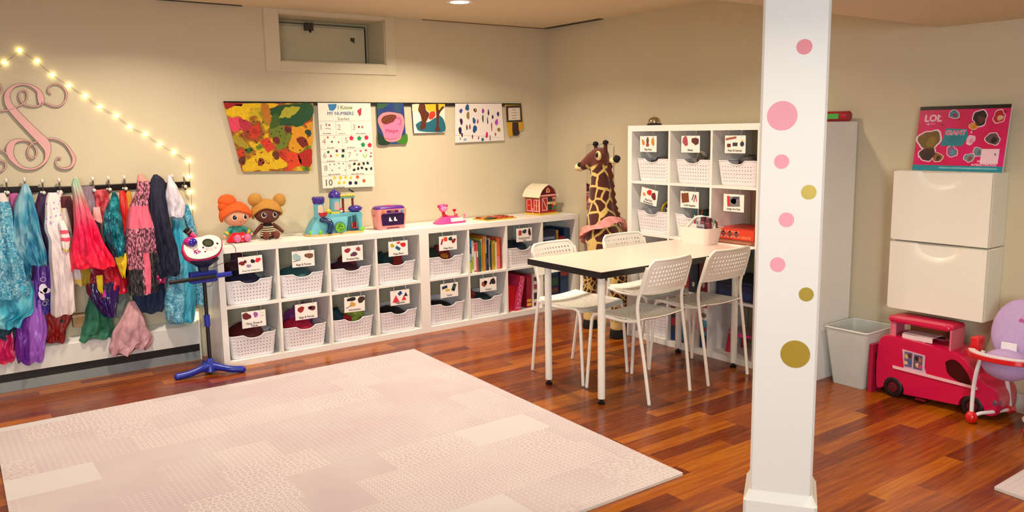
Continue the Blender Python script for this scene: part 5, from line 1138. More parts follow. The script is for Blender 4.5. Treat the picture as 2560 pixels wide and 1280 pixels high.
def d5(b, F, q):
    def z(X, Y): return q(900 + X / 5.333, 240 + Y / 5.333)
    k = .00205 / 5.333 * 1.2
    for X, Y, rx, ry, c in ((1345, 200, 32, 42, '3a4a9a'), (1430, 155, 48, 52, '1c5a84'), (1440, 260, 30, 80, '8a7c3a'), (1535, 190, 32, 38, '3a1420'), (1640, 200, 30, 40, 'a02c9a'), (1712, 220, 20, 52, '2a2c3a'), (1840, 240, 30, 38, '232a6a'), (1350, 340, 30, 60, '3a1444'), (1520, 330, 32, 60, '2a5a94'), (1638, 300, 20, 64, '3c4a44'), (1570, 340, 14, 45, '8a1c34'), (1700, 330, 12, 70, '34363c'), (1768, 280, 22, 34, '1a1a4a'), (1820, 350, 34, 62, 'b04ab0'), (1335, 460, 38, 60, '24104a'), (1425, 420, 18, 55, '5a5a2c'), (1465, 410, 14, 55, '8a1a40'), (1530, 440, 46, 70, '18508a'), (1690, 520, 26, 60, 'b8286a'), (1755, 410, 14, 75, 'a0202c'), (1850, 450, 40, 34, '8c7c2c'), (1805, 510, 22, 30, '9a7a4a'), (1360, 520, 20, 36, '2a1438'), (1400, 582, 34, 26, '8ab0cc'), (1500, 545, 12, 46, '5a2a34'), (1580, 560, 14, 24, '6a3a5a'), (1635, 580, 34, 28, '1c6a84'), (1735, 560, 12, 50, '4a4a34'), (1337, 570, 9, 22, '3a1c34')):
        b.blob(*z(X, Y), rx * k, F, mat(c, .5, var=.2, scale=60), 2, ry=ry * k, seed=X)
    b.blob(*z(1537, 188), 16 * k, F, mat('c8a83a', .5), 3, seed=2); b.stroke([z(1270, 525), z(1500, 530), z(1760, 545), z(1860, 555)], .001, F, mat('6a4a4a', .6), 3)
artwork('painting', [(1138, 259), (1254, 259), (1261, 351), (1138, 357)], mat('eee3dc', .6, var=.03), 'white paper with separate blue, purple and yellow paint strokes', deco=d5, bow=0)
def d6(b, F, q):
    def z(X, Y): return q(900 + X / 5.333, 240 + Y / 5.333)
    def pl(pts, c, lv): b.poly([z(*p) for p in pts][::-1], F, mat(c, .5, var=.1), lv)
    pl([(1945, 130), (2150, 122), (2165, 345), (1955, 350)], '3a2f2c', 1); pl([(1975, 160), (2130, 155), (2138, 318), (1980, 325)], 'ded2be', 2)
    for i, (tx, Y) in enumerate((('Margot', 185), ('is so sweet', 220), ('wonderful', 258), ('and kind', 296))): x, y_ = z(2056, Y); b.text(tx, x, y_, .0125, F, mat('3a332c', .6), 3, bold=.01)
    pl([(2030, 350), (2110, 350), (2118, 450), (2130, 500), (2100, 530), (2040, 528), (2030, 460)], '3a2420', 2)
    rd = random.Random(6)
    for _ in range(10): b.disc(*z(rd.uniform(1955, 2150), rd.uniform(126, 150)), .0018, F, mat('7a8a4a', .5), 3, n=6)
artwork('paper_award', [(1262, 262), (1303, 262), (1309, 322), (1272, 343)], mat('cf9d1e', .6, var=.05), 'small yellow paper award with a dark framed note at the rail end', y=-.016, deco=d6)

# ------------------------------------------------------------------ toys on the low shelf
TOP = .7701
def fuzzy(h, sc=260, b_=1.0): return mat(h, .95, var=.28, bump=b_, scale=sc)
def doll(loc, rz, label, skin, hair, top, skirt, legs, bun, arms_c, stripes=False):
    t = thing('rag_doll', label, 'doll', loc, rz); SK = mat(skin, .7, var=.04); HR = fuzzy(hair)
    b = MB(); b.ball((0, 0, .062), (.038, .03, .058), mat(top, .7), 20, 12)
    if stripes:
        for i in range(5): b.lathe([(.040 + .003 * i, .082 - .014 * i), (.042 + .003 * i, .076 - .014 * i)], mat('d8c9a0', .7), 22, sy=.8)
    b.build('body', t)
    # skirt or lap
    if skirt:
        b = MB(); b.lathe([(.03, .062), (.05, .045), (.066, .022), (.072, .006), (.0001, .004)], mat(skirt, .22, var=.1), 28, (0, -.02, 0), sx=1.05, sy=.9); b.build('skirt', t)
    else:
        b = MB(); b.lathe([(.034, .06), (.045, .03), (.052, .006), (.0001, .004)], mat(top, .7), 26, sy=.85); b.build('dress', t)
    for s in (-1, 1):
        b = MB(); b.tube(crom([(s * .02, -.02, .028), (s * .03, -.06, .03), (s * .033, -.085, .028)], 4), [.017] * 4 + [.018] * 5, mat(legs, .8, var=.15, scale=40), 12); b.ball((s * .034, -.09, .03), (.022, .019, .027), mat(legs, .8, var=.15, scale=40), 14, 10); b.build('leg', t)
        b = MB(); b.tube(crom([(s * .032, 0, .09), (s * .06, -.012, .072), (s * .088, -.02, .045)], 4), [.016, .015, .015, .014, .014, .013, .012, .011, .01], mat(arms_c if skirt else skin, .7), 12)
        b.ball((s * .09, -.021, .043), .012, SK, 10, 8); b.build('arm', t)
        if skirt: MB().lathe([(.0155, 0), (.0165, .014), (.015, .016)], mat('e0b81c', .6), 14, (s * .066, -.013, .066), axis=(s * .8, -.1, -.6)).build('cuff', t)
    b = MB(); b.ball((0, -.005, .17), (.086, .068, .068), SK, 28, 18)
    hd = b.build('head', t)
    for s in (-1, 1):
        e = MB(); c_ = (s * .036, -.066, .162); M = Matrix.Rotation(s * .42, 3, 'Z')
        e.ball(c_, (.0165, .007, .019), mat('efe2da', .3), 18, 12, M); e.ball((c_[0] - 0, c_[1] - .0035, c_[2] + .002), (.0135, .006, .016), mat('16121a', .12, var=0), 16, 10, M)
        e.ball((c_[0] + .004, c_[1] - .0095, c_[2] + .009), .0028, mat('f4f4f4', .3), 8, 6); e.build('eye', hd)
        MB().ball((s * .084, 0, .162), (.008, .01, .013), SK, 10, 8).build('ear', hd)
    m_ = MB(); m_.tube(crom([(-.007, -.0725, .135), (0, -.0735, .1325), (.007, -.0725, .135)], 4), .0018, mat('7a2a22', .5), 6); m_.ball((0, -.0735, .149), (.003, .003, .0025), SK, 8, 6); m_.build('mouth', hd)
    # hair cap open at the face
    b = MB(); n, k = 36, 18; vs = []
    for i in range(k + 1):
        a = PI * .62 * i / k
        for j in range(n):
            q = 2 * PI * j / n; lim = .40 if math.sin(q) < -.1 else 1.0
            lim = 1.0 - .36 * max(0, -math.sin(q)) ** .7 - .05 * math.sin(3 * q + 1)
            aa = a * lim; r = (.104, .088, .092); nz = 1 + .03 * noise.noise(V((math.cos(q) * 3, math.sin(q) * 3, aa * 3)))
            vs.append((r[0] * math.sin(aa) * math.cos(q) * nz, .004 + r[1] * math.sin(aa) * math.sin(q) * nz, .172 + r[2] * math.cos(aa) * nz))
    b.add(vs, [(i * n + j, (i + 1) * n + j, (i + 1) * n + (j + 1) % n, i * n + (j + 1) % n) for i in range(k) for j in range(n)], HR)
    b.build('hair', t, solid=.012, off=-1)
    for p, r in bun: MB().ball(p, r, HR, 22, 14, lump=.12, seed=p[0] * 50).build('hair_bun', t)
    return t
doll((-2.742, -.17, TOP), .1, 'stuffed doll with orange hair bun and red skirt sitting on the low shelf', 'dc9a76', 'dd5a1c', '2f8f84', 'd8162a', 'c06a94', [((-.045, .01, .262), (.058, .045, .05)), ((-.06, .01, .235), (.045, .04, .045))], '2f9488')
doll((-2.525, -.145, TOP), -.1, 'brown stuffed doll with two golden hair buns and striped dress', '5a2a1c', 'b8863a', '2a1a16', None, '6a2f1f', [((-.072, .0, .262), (.046, .038, .044)), ((.088, .0, .25), (.042, .036, .044))], '5a2a1c', True)

# castle play set
ca = thing('toy_castle', 'light blue toy castle with purple domes and a round green door', 'toy castle', (-2.08, -.215, TOP), -.05)
CB = mat('66b4c4', .5, var=.1, scale=25, bump=.4); PUR = mat('3f2a8c', .25, var=.05); TAN = mat('d6b070', .5, var=.08)
b = MB(); pl = crom([(-.205, .06), (-.215, -.03), (-.18, -.09), (-.11, -.11), (-.04, -.10), (.02, -.075), (.09, -.085), (.17, -.08), (.2, -.03), (.2, .06), (.0, .09), (-.205, .06)], 4)[:-1]
b.prism([(x, y) for x, y in pl], (0, 0, 0), (1, 0, 0), (0, 1, 0), .012, TAN); b.build('castle_base', ca, bevel=.003)
b = MB()   # rock body as lofted slab with a cave and tapered left side
def loft(b, rings, m, cap=True):
    n = len(rings[0]); o = [p for r in rings for p in r]
    fs = [(i * n + j, i * n + (j + 1) % n, (i + 1) * n + (j + 1) % n, (i + 1) * n + j) for i in range(len(rings) - 1) for j in range(n)]
    if cap: fs += [tuple(range(n))[::-1], tuple((len(rings) - 1) * n + j for j in range(n))]
    b.add(o, fs, m)
def blk(x0_, x1_, y0_, y1_, z, r=.02, sd=0):
    return [V((x * (1 + .03 * noise.noise(V((x * 20, y * 20, z * 15 + sd)))) + (x0_ + x1_) / 2, y + (y0_ + y1_) / 2 + .004 * noise.noise(V((x * 30, z * 20, sd))), z)) for x, y in rrect(x1_ - x0_, y1_ - y0_, r, 3)]
loft(b, [blk(-.2, .06, -.075, .06, .012), blk(-.19, .07, -.07, .06, .04), blk(-.165, .08, -.065, .06, .085), blk(-.14, .09, -.06, .055, .115), blk(-.125, .19, -.05, .05, .132), blk(-.12, .19, -.05, .05, .142)], CB)
loft(b, [blk(.165, .195, -.05, .04, .012, .01), blk(.16, .19, -.05, .04, .08, .01), blk(.14, .195, -.055, .045, .135, .01)], CB)
b.box((.05, .03, .012), (.19, .05, .135), CB); b.build('rock_walls', ca, angle=1)
for nm, x, y, r, z0_, z1_, dome in (('tower', -.112, -.02, .034, .12, .232, 0), ('tower', .012, .0, .037, .135, .258, 1)):
    b = MB(); n = 24; prof = [(r * 1.05, z0_), (r, z0_ + .02), (r * .97, z1_)]
    b.lathe(prof, CB, n, (x, y, 0)); tw = b.build(nm, ca)
    # arched opening
    o_ = MB(); pts = [(-.018, 0), (.018, 0), (.018, .04)] + [(.018 * math.cos(a * PI / 8), .04 + .02 * math.sin(a * PI / 8)) for a in range(1, 8)] + [(-.018, .04)]
    o_.prism(pts, (x - .0, y - r - .001, z0_ + .03), (1, 0, 0), (0, 0, 1), .0018, mat('c9a8a0' if dome else 'd9c7a8', .6)); o_.build('tower_arch', tw, smooth=False)
    b = MB()
    if dome: b.lathe([(.042, z1_ - .008), (.044, z1_ + .004), (.041, z1_ + .018), (.032, z1_ + .03), (.018, z1_ + .04), (.007, z1_ + .047), (.0001, z1_ + .05)], PUR, 26, (x, y, 0))
    else:
        for i in range(9): a = 2 * PI * i / 9; b.ball((x + .031 * math.cos(a), y + .031 * math.sin(a), z1_ + .016), (.013, .013, .016), PUR, 12, 8)
        b.lathe([(.034, z1_ - .018), (.041, z1_ - .004), (.041, z1_ + .016), (.02, z1_ + .03), (.0001, z1_ + .032)], PUR, 24, (x, y, 0))
    b.build('purple_dome', tw)
b = MB(); b.ball((.155, -.01, .165), (.05, .04, .025), PUR, 24, 14); b.tube([(.2, -.01, .165), (.212, -.01, .168)], [.008, .002], PUR, 10); b.build('shell_dome', ca)
b = MB(); b.box((.04, -.035, .242), (.15, .035, .252), mat('5aa79a', .5)); bal = b.build('balcony', ca, bevel=.004)
b = MB()
for i in range(6): b.ball((.05 + i * .018, -.03, .262), .010, mat('d8c24a', .5), 12, 8)
b.build('balcony_rail', bal)
for x in (.064, .135):
    MB().tube([(x, -.02, .14), (x, -.02, .245)], .008, mat('6a1c1c', .4), 12).build('pillar', ca)
MB().lathe([(.013, .252), (.015, .262), (.011, .276), (.004, .284), (.0001, .287)], mat('4a1a3c', .3), 16, (.05, 0, 0)).build('little_dome', ca)
b = MB(); b.tube([(.132, -.01, .25), (.136, -.01, .285)], .0025, mat('b8b0a0', .3), 8); b.ball((.135, -.012, .29), (.022, .006, .006), mat('14141c', .3), 14, 8, Matrix.Rotation(.5, 3, 'Y')); b.ball((.12, -.012, .3), .007, mat('14141c', .3), 10, 8); b.build('weather_bird', ca)
b = MB(); b.lathe([(.034, 0), (.04, .002), (.04, .008), (.034, .010)], mat('3a6a78', .5), 30, (.012, -.073, .048), axis=(0, -1, 0)); b.build('door_frame', ca)
b = MB(); b.lathe([(.0001, 0), (.034, 0), (.034, .006), (.0001, .007)], mat('6fb01c', .5, var=.1), 30, (.012, -.077, .048), axis=(0, -1, 0)); F = (V((.012, -.0845, .048)), EX, EZ)
rd = random.Random(4)
for _ in range(12): a, r = rd.uniform(0, 6.28), rd.uniform(.008, .027); b.disc(r * math.cos(a), r * math.sin(a), .0035, F, mat('1c4a34', .5), 1, ry=.005, n=8, rot=a)
b.build('round_door', ca)
b = MB(); b.tube(crom([(-.125, -.06, .105), (-.085, -.075, .104), (-.06, -.085, .085), (-.062, -.095, .05), (-.075, -.1, .018)], 5), [.010, .012, .015, .017, .018, .018, .018, .018, .019, .02, .02, .02, .021, .021, .021, .021, .021, .021, .021, .021, .021], mat('12325a', .2, var=.05), 14); b.build('slide', ca)
b = MB(); b.lathe([(.006, -.032), (.02, -.028), (.03, -.012), (.032, 0), (.029, 0), (.0001, -.006)], mat('c01a30', .35), 24, (-.098, -.06, .158)); b.build('red_bucket', ca)
b = MB(); b.box((.12, -.04, .03), (.16, -.01, .036), mat('b01c2c', .4)); b.box((.12, -.014, .036), (.16, -.01, .07), mat('b01c2c', .4)); b.tube([(.122, -.025, .034), (.122, -.025, .13)], .002, CARDW, 6); b.tube([(.158, -.025, .034), (.158, -.025, .13)], .002, CARDW, 6); b.build('swing_seat', ca, bevel=.001)
b = MB(); b.box((-.03, -.04, .142), (.03, -.01, .155), mat('d8c23a', .5)); b.ball((-.045, -.025, .158), (.02, .012, .018), mat('d8c23a', .5), 12, 8, lump=.4); b.ball((.045, -.025, .156), .014, mat('e0d8c8', .5), 12, 8); b.ball((.045, -.03, .17), (.016, .01, .007), mat('c02040', .4), 10, 8); b.build('rooftop_furniture', ca)
b = MB()
for x, y in ((-.19, -.06), (-.135, -.092), (.175, -.07), (.19, -.055)): b.ball((x, y, .024), (.012, .008, .016), mat('7ac22a', .5), 10, 8, lump=.5, seed=x)
b.build('green_plants', ca)

# pink and purple toy oven
ov = thing('toy_oven', 'pink toy oven with purple lid and dark purple door', 'toy oven', (-1.655, -.22, TOP), -.02)
OP = mat('e8908c', .35); OD = mat('2a1240', .15, var=0)
b = MB(); loft(b, [[V((x, y, z)) for x, y in rrect(w, .12 + .0, .025, 4)] for z, w in ((0, .2), (.006, .214), (.03, .214), (.1, .235), (.128, .24), (.145, .236))], OP); b.build('oven_body', ov, angle=.9)
b = MB(); loft(b, [[V((x, y + .004, z)) for x, y in rrect(w, d, .03, 4)] for z, w, d in ((.143, .228, .112), (.155, .225, .108), (.165, .2, .09), (.168, .16, .06))], mat('5a1f86', .3)); b.ball((0, 0, .163), (.04, .04, .01), mat('b02868', .3), 18, 8); b.build('oven_lid', ov)
b = MB(); b.prism([(-.085, 0), (.085, 0), (.092, .075), (.082, .085), (-.082, .085), (-.092, .075)], (0, -.0605, .03), (1, 0, 0), (0, 0, 1), .006, OD); F = (V((0, -.0668, .03)), EX, EZ)
for s in (-1, 1): b.poly([(s * .02 + x, .03 + y) for x, y in ((-.014, 0), (.012, 0), (.014, .006), (.004, .008), (-.001, .026), (-.008, .03), (-.013, .018))], F, CARDW, 1)
dr = b.build('oven_door', ov, bevel=.002, seg=2); MB().tube([(-.07, -.073, .118), (.07, -.073, .118)], .003, mat('7a3aa0', .3), 8).build('door_handle', dr)
b = MB(); b.box((-.045, -.0635, .122), (.045, -.06, .138), mat('3a1c4a', .3)); F = (V((0, -.0636, .13)), EX, EZ); b.text('12:30', 0, 0, .014, F, mat('e8a04a', .4), 1, bold=.02); b.build('display_panel', ov, smooth=False)
for x, c in ((-.075, 'e07a2a'), (.075, '4a9ab0')): MB().lathe([(.011, 0), (.011, .008), (.0001, .010)], mat(c, .35), 18, (x, -.06, .130), axis=(0, -1, 0)).build('oven_knob', ov)
b = MB(); b.box((-.05, -.061, .008), (.05, -.0595, .014), OD); b.build('vent_slot', ov, smooth=False)
for s in (-1, 1): MB().ball((s * .116, 0, .1), (.01, .025, .01), mat('c86a62', .35), 12, 8).build('side_grip', ov)

# pink toy scale with a round face plate
tp = thing('toy_scanner', 'bright pink toy with round pink knob on a bent neck', 'toy', (-1.145, -.225, TOP), .05)
HP = mat('e8448c', .3); RD = mat('c0183c', .3)
b = MB(); loft(b, [[V((x, y, z)) for x, y in rrect(w, d, .035, 5)] for z, w, d in ((0, .26, .11), (.012, .262, .112), (.018, .24, .10), (.04, .17, .085), (.052, .14, .07))], HP); b.build('toy_base', tp, angle=.9)
b = MB(); b.prism([(-.03, 0), (.085, 0), (.08, .028), (-.03, .028)], (.01, -.0505, .014), (1, 0, 0), (0, .25, .97), .004, mat('ecdcd6', .4)); b.build('white_panel', tp, bevel=.001)
b = MB(); b.tube(crom([(-.04, 0, .04), (-.052, 0, .065), (-.056, 0, .09)], 4), .013, RD, 12); b.tube(crom([(-.045, -.01, .062), (0, -.012, .045), (.045, -.012, .05), (.062, -.012, .066)], 5), .009, RD, 10); b.build('red_neck', tp)
b = MB(); b.ball((-.057, 0, .118), (.036, .024, .032), HP, 24, 16); b.ball((-.057, -.02, .112), (.03, .008, .019), mat('e88ab0', .2), 20, 10); b.build('round_knob', tp)
for s in (-1, 1): MB().ball((-.057 + s * .036, .004, .133), (.010, .010, .012), mat('a81c5c', .3), 14, 10).build('side_button', tp)
b = MB(); b.tube([(.045, -.01, .055), (.04, -.01, .082)], .004, HP, 8); F = (V((.04, -.016, .095)), EX, EZ); b.heart(0, 0, .014, F, RD, 1); b.heart(0, 0, .014, (V((.04, -.004, .095)), -EX, EZ), RD, 1); b.ball((.04, -.01, .095), (.011, .006, .011), RD, 12, 8); b.build('heart_button', tp)
b = MB(); b.tube(crom([(.1, 0, .016), (.13, 0, .03), (.145, 0, .05), (.13, 0, .058)], 4), .006, mat('f080a8', .3), 8); b.build('pink_loop', tp)

# flat wooden puzzle
pz = thing('board_puzzle', 'flat yellow board puzzle with red and dark pieces beside the barn', 'puzzle', (-.72, -.21, TOP), .05)
MB().box((-.145, -.1, 0), (.145, .09, .008), mat('c9a024', .5)).build('puzzle_board', pz, bevel=.001)
rd = random.Random(9); n_ = 0
for i in range(5):
    for j in range(3):
        c = ['8a1c14', 'b84a1c', '1c1c22', '1c3a2c', 'a52a14', 'c8862c', 'b8341a'][rd.randrange(7)]
        b = MB(); r = rd.uniform(.022, .03); pts = [((.8 + .3 * rd.random()) * r * math.cos(2 * PI * k / 10), (.8 + .3 * rd.random()) * r * 1.0 * math.sin(2 * PI * k / 10)) for k in range(10)]
        b.prism(pts, (-.112 + i * .056, -.065 + j * .058, .0081), (1, 0, 0), (0, 1, 0), .009, mat(c, .35)); b.build('puzzle_piece', pz)

# toy barn
bc = thing('toy_barn', 'red wooden toy barn with white curved roof at the shelf end', 'toy barn', (-.215, -.165, TOP), 0)
BR = mat('a3141c', .45, var=.08); YW = mat('d0b02c', .5, var=.1); PKT = mat('e3b0a4', .5); CRM = mat('ece0c4', .5)
wl, wr, dp, dn = -.095, .095, .085, -.085      # x: long side faces -y (camera left); gable faces +x? gable towards -y
b = MB(); b.box((-.105, -.095, 0), (.105, .095, .014), YW); b.build('barn_base', bc, bevel=.001)
b = MB(); b.box((wl, dn, .014), (wr, dp, .155), BR); 
gab = [(-.095, 0), (.095, 0), (.07, .042), (.035, .066), (0, .08), (-.035, .066), (-.07, .042)]
b.prism(gab, (0, dn, .155), (1, 0, 0), (0, 0, 1), .0, BR); b.prism(gab, (0, dn, .155), (1, 0, 0), (0, 0, 1), -.17, BR); b.build('barn_walls', bc, smooth=False)
bc.rotation_euler = (0, 0, .12)
b = MB(); pr_ = [(-.112, -.012), (-.104, .01), (-.078, .048), (-.04, .074), (0, .09), (.04, .074), (.078, .048), (.104, .01), (.112, -.012)]
o1 = [V((x, -.1, .155 + z)) for x, z in pr_]; o2 = [V((x, .1, .155 + z)) for x, z in pr_]; k = len(pr_)
b.add(o1 + o2, [(i, i + 1, k + i + 1, k + i) for i in range(k - 1)], CRM); b.build('barn_roof', bc, solid=.005, off=1, smooth=False)
def deco_face(F, w, sgn):
    b = MB(); return b
b = MB(); F = (V((0, dn - .0002, .014)), EX, EZ)
b.rect(-.095, .137, .095, .15, F, PKT, 1); b.poly([(-.022, .165), (.022, .165), (.022, .192), (0, .208), (-.022, .192)], F, PKT, 1); b.disc(0, .184, .014, F, mat('b8761c', .5), 2)
b.rect(-.07, .02, -.005, .125, F, mat('d9a8a0', .5), 1); b.rect(-.063, .027, -.012, .118, F, BR, 2); b.stroke([(-.06, .115), (-.014, .03)], .008, F, PKT, 3)
b.rect(.0, .015, .045, .128, F, mat('14131c', .4), 1); b.rect(-.012, .07, .05, .088, F, mat('d9c27a', .4), 3); b.rect(.02, .077, .036, .081, F, BLACK, 4)
b.rect(.056, .06, .09, .125, F, mat('c9a8a0', .5), 1); b.blob(.07, .1, .014, F, mat('6a3424', .5), 2, seed=1); b.blob(.074, .07, .014, F, mat('d8ac4a', .5), 2, seed=2); b.blob(.075, .035, .02, F, mat('1f7a3a', .5), 2, seed=3)
F2 = (V((wl - .0002, 0, .014)), V((0, -1, 0)), EZ)
b.rect(-.085, .12, .085, .141, F2, ramp_mat('noise', [(.35, '5a6a24'), (.5, 'c9a03c'), (.6, '8a3a1c')], 60, .5), 1)
b.rect(-.07, .012, -.01, .112, F2, PKT, 1); b.rect(-.063, .019, -.017, .105, F2, mat('b8101c', .45), 2); b.rect(.015, .012, .078, .112, F2, PKT, 1); b.rect(.022, .019, .042, .105, F2, mat('b8101c', .45), 2); b.rect(.051, .019, .071, .105, F2, mat('b8101c', .45), 2)
for y in (-.04, .03, .065): b.disc(y, .062, .011, F2, mat('c9923a', .3, .4), 3, ry=.006)
b.rect(-.003, .0, .008, .04, F2, PKT, 3); b.rect(.08, .0, .085, .14, F2, CRM, 2); b.rect(-.085, 0, -.079, .14, F2, mat('9a7a4a', .5), 2)
b.build('barn_doors', bc, smooth=False)

# ------------------------------------------------------------------ mirror and giraffe
mr = bpy.data.materials.new('mirror_glass'); mr.use_nodes = True; p = mr.node_tree.nodes['Principled BSDF']; p.inputs['Metallic'].default_value = 1; p.inputs['Roughness'].default_value = .02; p.inputs['Base Color'].default_value = (.82, .82, .78, 1)
mi_ = thing('wall_mirror', 'tall narrow rounded wall mirror behind the plush giraffe', 'mirror', (-.001, -.66, .80))
b = MB(); A = rrect(.315, 1.075, .02, 5); b.prism([(x, y) for x, y in A], (0, 0, 0), (0, -1, 0), (0, 0, 1), .006, mr, mat('8a8270', .3)); b.build('mirror_plate', mi_, smooth=False)
b = MB(); b.tube([(-.003, -x, y) for x, y in A + [A[0]]], .0035, mat('b5ab94', .3, .5), 6, caps=False); b.build('mirror_edge', mi_)
for y, z in ((.0, .53), (0, -.53)): MB().box((-.01, y - .012, z - .012), (-.001, y + .012, z + .012), CLEAR).build('mirror_clip', mi_)

def giraffe_mat():
    m = bpy.data.materials.new('giraffe_plush'); m.use_nodes = True; nt = m.node_tree; N = nt.nodes.new; L = nt.links.new; p = nt.nodes['Principled BSDF']
    tc = N('ShaderNodeTexCoord'); sx = N('ShaderNodeSeparateXYZ'); L(tc.outputs['Object'], sx.inputs[0])
    nz = N('ShaderNodeTexNoise'); nz.inputs['Scale'].default_value = 9; L(tc.outputs['Object'], nz.inputs['Vector'])
    ad = N('ShaderNodeMix'); ad.data_type = 'RGBA'; ad.blend_type = 'LINEAR_LIGHT'; ad.inputs[0].default_value = .02; L(tc.outputs['Object'], ad.inputs[6]); L(nz.outputs['Color'], ad.inputs[7])
    def vor(s, th):
        v = N('ShaderNodeTexVoronoi'); v.feature = 'DISTANCE_TO_EDGE'; v.inputs['Scale'].default_value = s; v.inputs['Randomness'].default_value = .8; L(ad.outputs[2], v.inputs['Vector'])
        g = N('ShaderNodeMapRange'); g.inputs[1].default_value = th; g.inputs[2].default_value = th + .03; L(v.outputs['Distance'], g.inputs[0]); return g.outputs[0]
    def sel(z, a, b_, up=.02):
        g = N('ShaderNodeMapRange'); g.inputs[1].default_value = z - up; g.inputs[2].default_value = z + up; L(sx.outputs['Z'], g.inputs[0]); x = N('ShaderNodeMix'); x.data_type = 'RGBA'; L(g.outputs[0], x.inputs[0])
        for i, q in ((6, a), (7, b_)):
            if isinstance(q, str): x.inputs[i].default_value = col(q)
            else: L(q, x.inputs[i])
        return x.outputs[2]
    def pat(f):
        x = N('ShaderNodeMix'); x.data_type = 'RGBA'; L(f, x.inputs[0]); x.inputs[6].default_value = col('d2b465'); x.inputs[7].default_value = col('461006'); return x.outputs[2]
    c = sel(.48, pat(vor(24, .10)), pat(vor(10.5, .06)), .004)
    c = sel(.13, 'd6bd78', c); c = sel(1.205, c, '5c2410', .012)
    L(c, p.inputs['Base Color']); p.inputs['Roughness'].default_value = .95; p.inputs['Sheen Weight'].default_value = .3
    bn = N('ShaderNodeTexNoise'); bn.inputs['Scale'].default_value = 220; L(tc.outputs['Object'], bn.inputs['Vector']); bp = N('ShaderNodeBump'); bp.inputs['Strength'].default_value = .5; bp.inputs['Distance'].default_value = .003; L(bn.outputs['Fac'], bp.inputs['Height']); L(bp.outputs[0], p.inputs['Normal'])
    return m
GM = giraffe_mat()
gx, gy = -.40, -1.20
g = thing('plush_giraffe', 'tall plush giraffe standing in the corner behind the table', 'stuffed giraffe', (gx, gy, 0))
b = MB()
# trunk towards the wall, chest, neck, head: overlapping closed shapes fused by a remesh
b.ball((.12, .0, .61), (.17, .135, .145), GM, 24, 16); b.ball((-.04, -.0, .60), (.12, .19, .16), GM, 24, 16)
b.tube(crom([(-.02, .0, .55), (-.03, .02, .68), (-.035, .045, .80), (-.035, .055, .92), (-.035, .06, 1.05), (-.035, .065, 1.16), (-.04, .06, 1.24)], 5), [.15, .155, .155, .152, .148, .145, .14, .134, .126, .12, .114, .108, .103, .098, .094, .09, .088, .085, .083, .081, .08, .075, .072, .07, .068, .067, .066, .066, .066, .065, .064], GM, 22)
b.ball((-.04, .055, 1.265), (.068, .066, .066), GM, 22, 14); b.tube([(-.045, .065, 1.275), (-.08, .11, 1.24), (-.105, .145, 1.205)], [.06, .05, .042], GM, 20); b.ball((-.112, .155, 1.2), (.045, .043, .034), GM, 18, 12)
LEG = [(-.055, .15, .0), (-.11, -.20, 0), (.22, .09, 0), (.22, -.09, 0)]
for x, y, _ in LEG:
    b.tube(crom([(x * .8, y * .75, .56), (x, y, .36), (x, y, .2), (x, y, .06)], 4), [.075, .07, .066, .062, .058, .055, .053, .051, .05, .05, .05, .05, .05], GM, 18)
o = b.build('giraffe_body', g, smooth=True, angle=3); rm = o.modifiers.new('remesh', 'REMESH'); rm.mode = 'VOXEL'; rm.voxel_size = .011; rm.use_smooth_shade = True; sm = o.modifiers.new('smooth', 'SMOOTH'); sm.iterations = 4
for x, y, _ in LEG: MB().lathe([(.054, 0), (.056, .01), (.052, .05), (.048, .06), (.0001, .062)], fuzzy('15100e'), 20, (x, y, 0)).build('hoof', g)
CRF = fuzzy('dcc890'); DKF = fuzzy('120c0a')
MB().ball((-.128, .175, 1.19), (.038, .038, .03), CRF, 22, 16).build('muzzle', g); MB().ball((-.146, .158, 1.205), (.016, .018, .02), DKF, 18, 14).build('nose_patch', g)
MB().ball((-.088, .022, 1.272), (.02, .034, .034), CRF, 24, 16, Matrix.Rotation(-.35, 3, 'Z')).build('eye_patch', g); MB().ball((-.1, .018, 1.276), (.014, .02, .022), mat('0c0a0c', .1, var=0), 22, 16, Matrix.Rotation(-.35, 3, 'Z')).build('eye', g)
MB().ball((-.01, .125, 1.262), (.04, .018, .038), CRF, 18, 12).build('eye_patch', g)
for y, z in ((.115, 1.315), (.01, 1.325)):
    b = MB(); b.tube([(-.035, y * .85, z - .03), (-.03, y, z + .025)], [.017, .013], fuzzy('4a1c0c'), 12); h_ = b.build('horn', g)
    MB().ball((-.03, y, z + .038), (.02, .02, .018), DKF, 26, 18, lump=.3, seed=y).build('horn_tuft', h_)
for s, c, d in ((1, (-.0, -.035, 1.235), (.02, .045, .022)), (-1, (.04, .13, 1.24), (.02, .03, .018))):
    MB().ball(c, d, CRF, 16, 10, Matrix.Rotation(s * .2, 3, 'X')).build('ear', g)
MB().ball((-.012, -.085, 1.25), (.024, .028, .025), DKF, 26, 18, lump=.2, seed=3).build('ear_tip', g)
b = MB(); b.tube(crom([(.0, .02, 1.22), (.02, .015, 1.05), (.036, .0, .9), (.07, -.02, .80)], 8), [.022 + .006 * ((i * 7) % 3) for i in range(25)], fuzzy('5a2814'), 14); b.build('mane', g, angle=3)
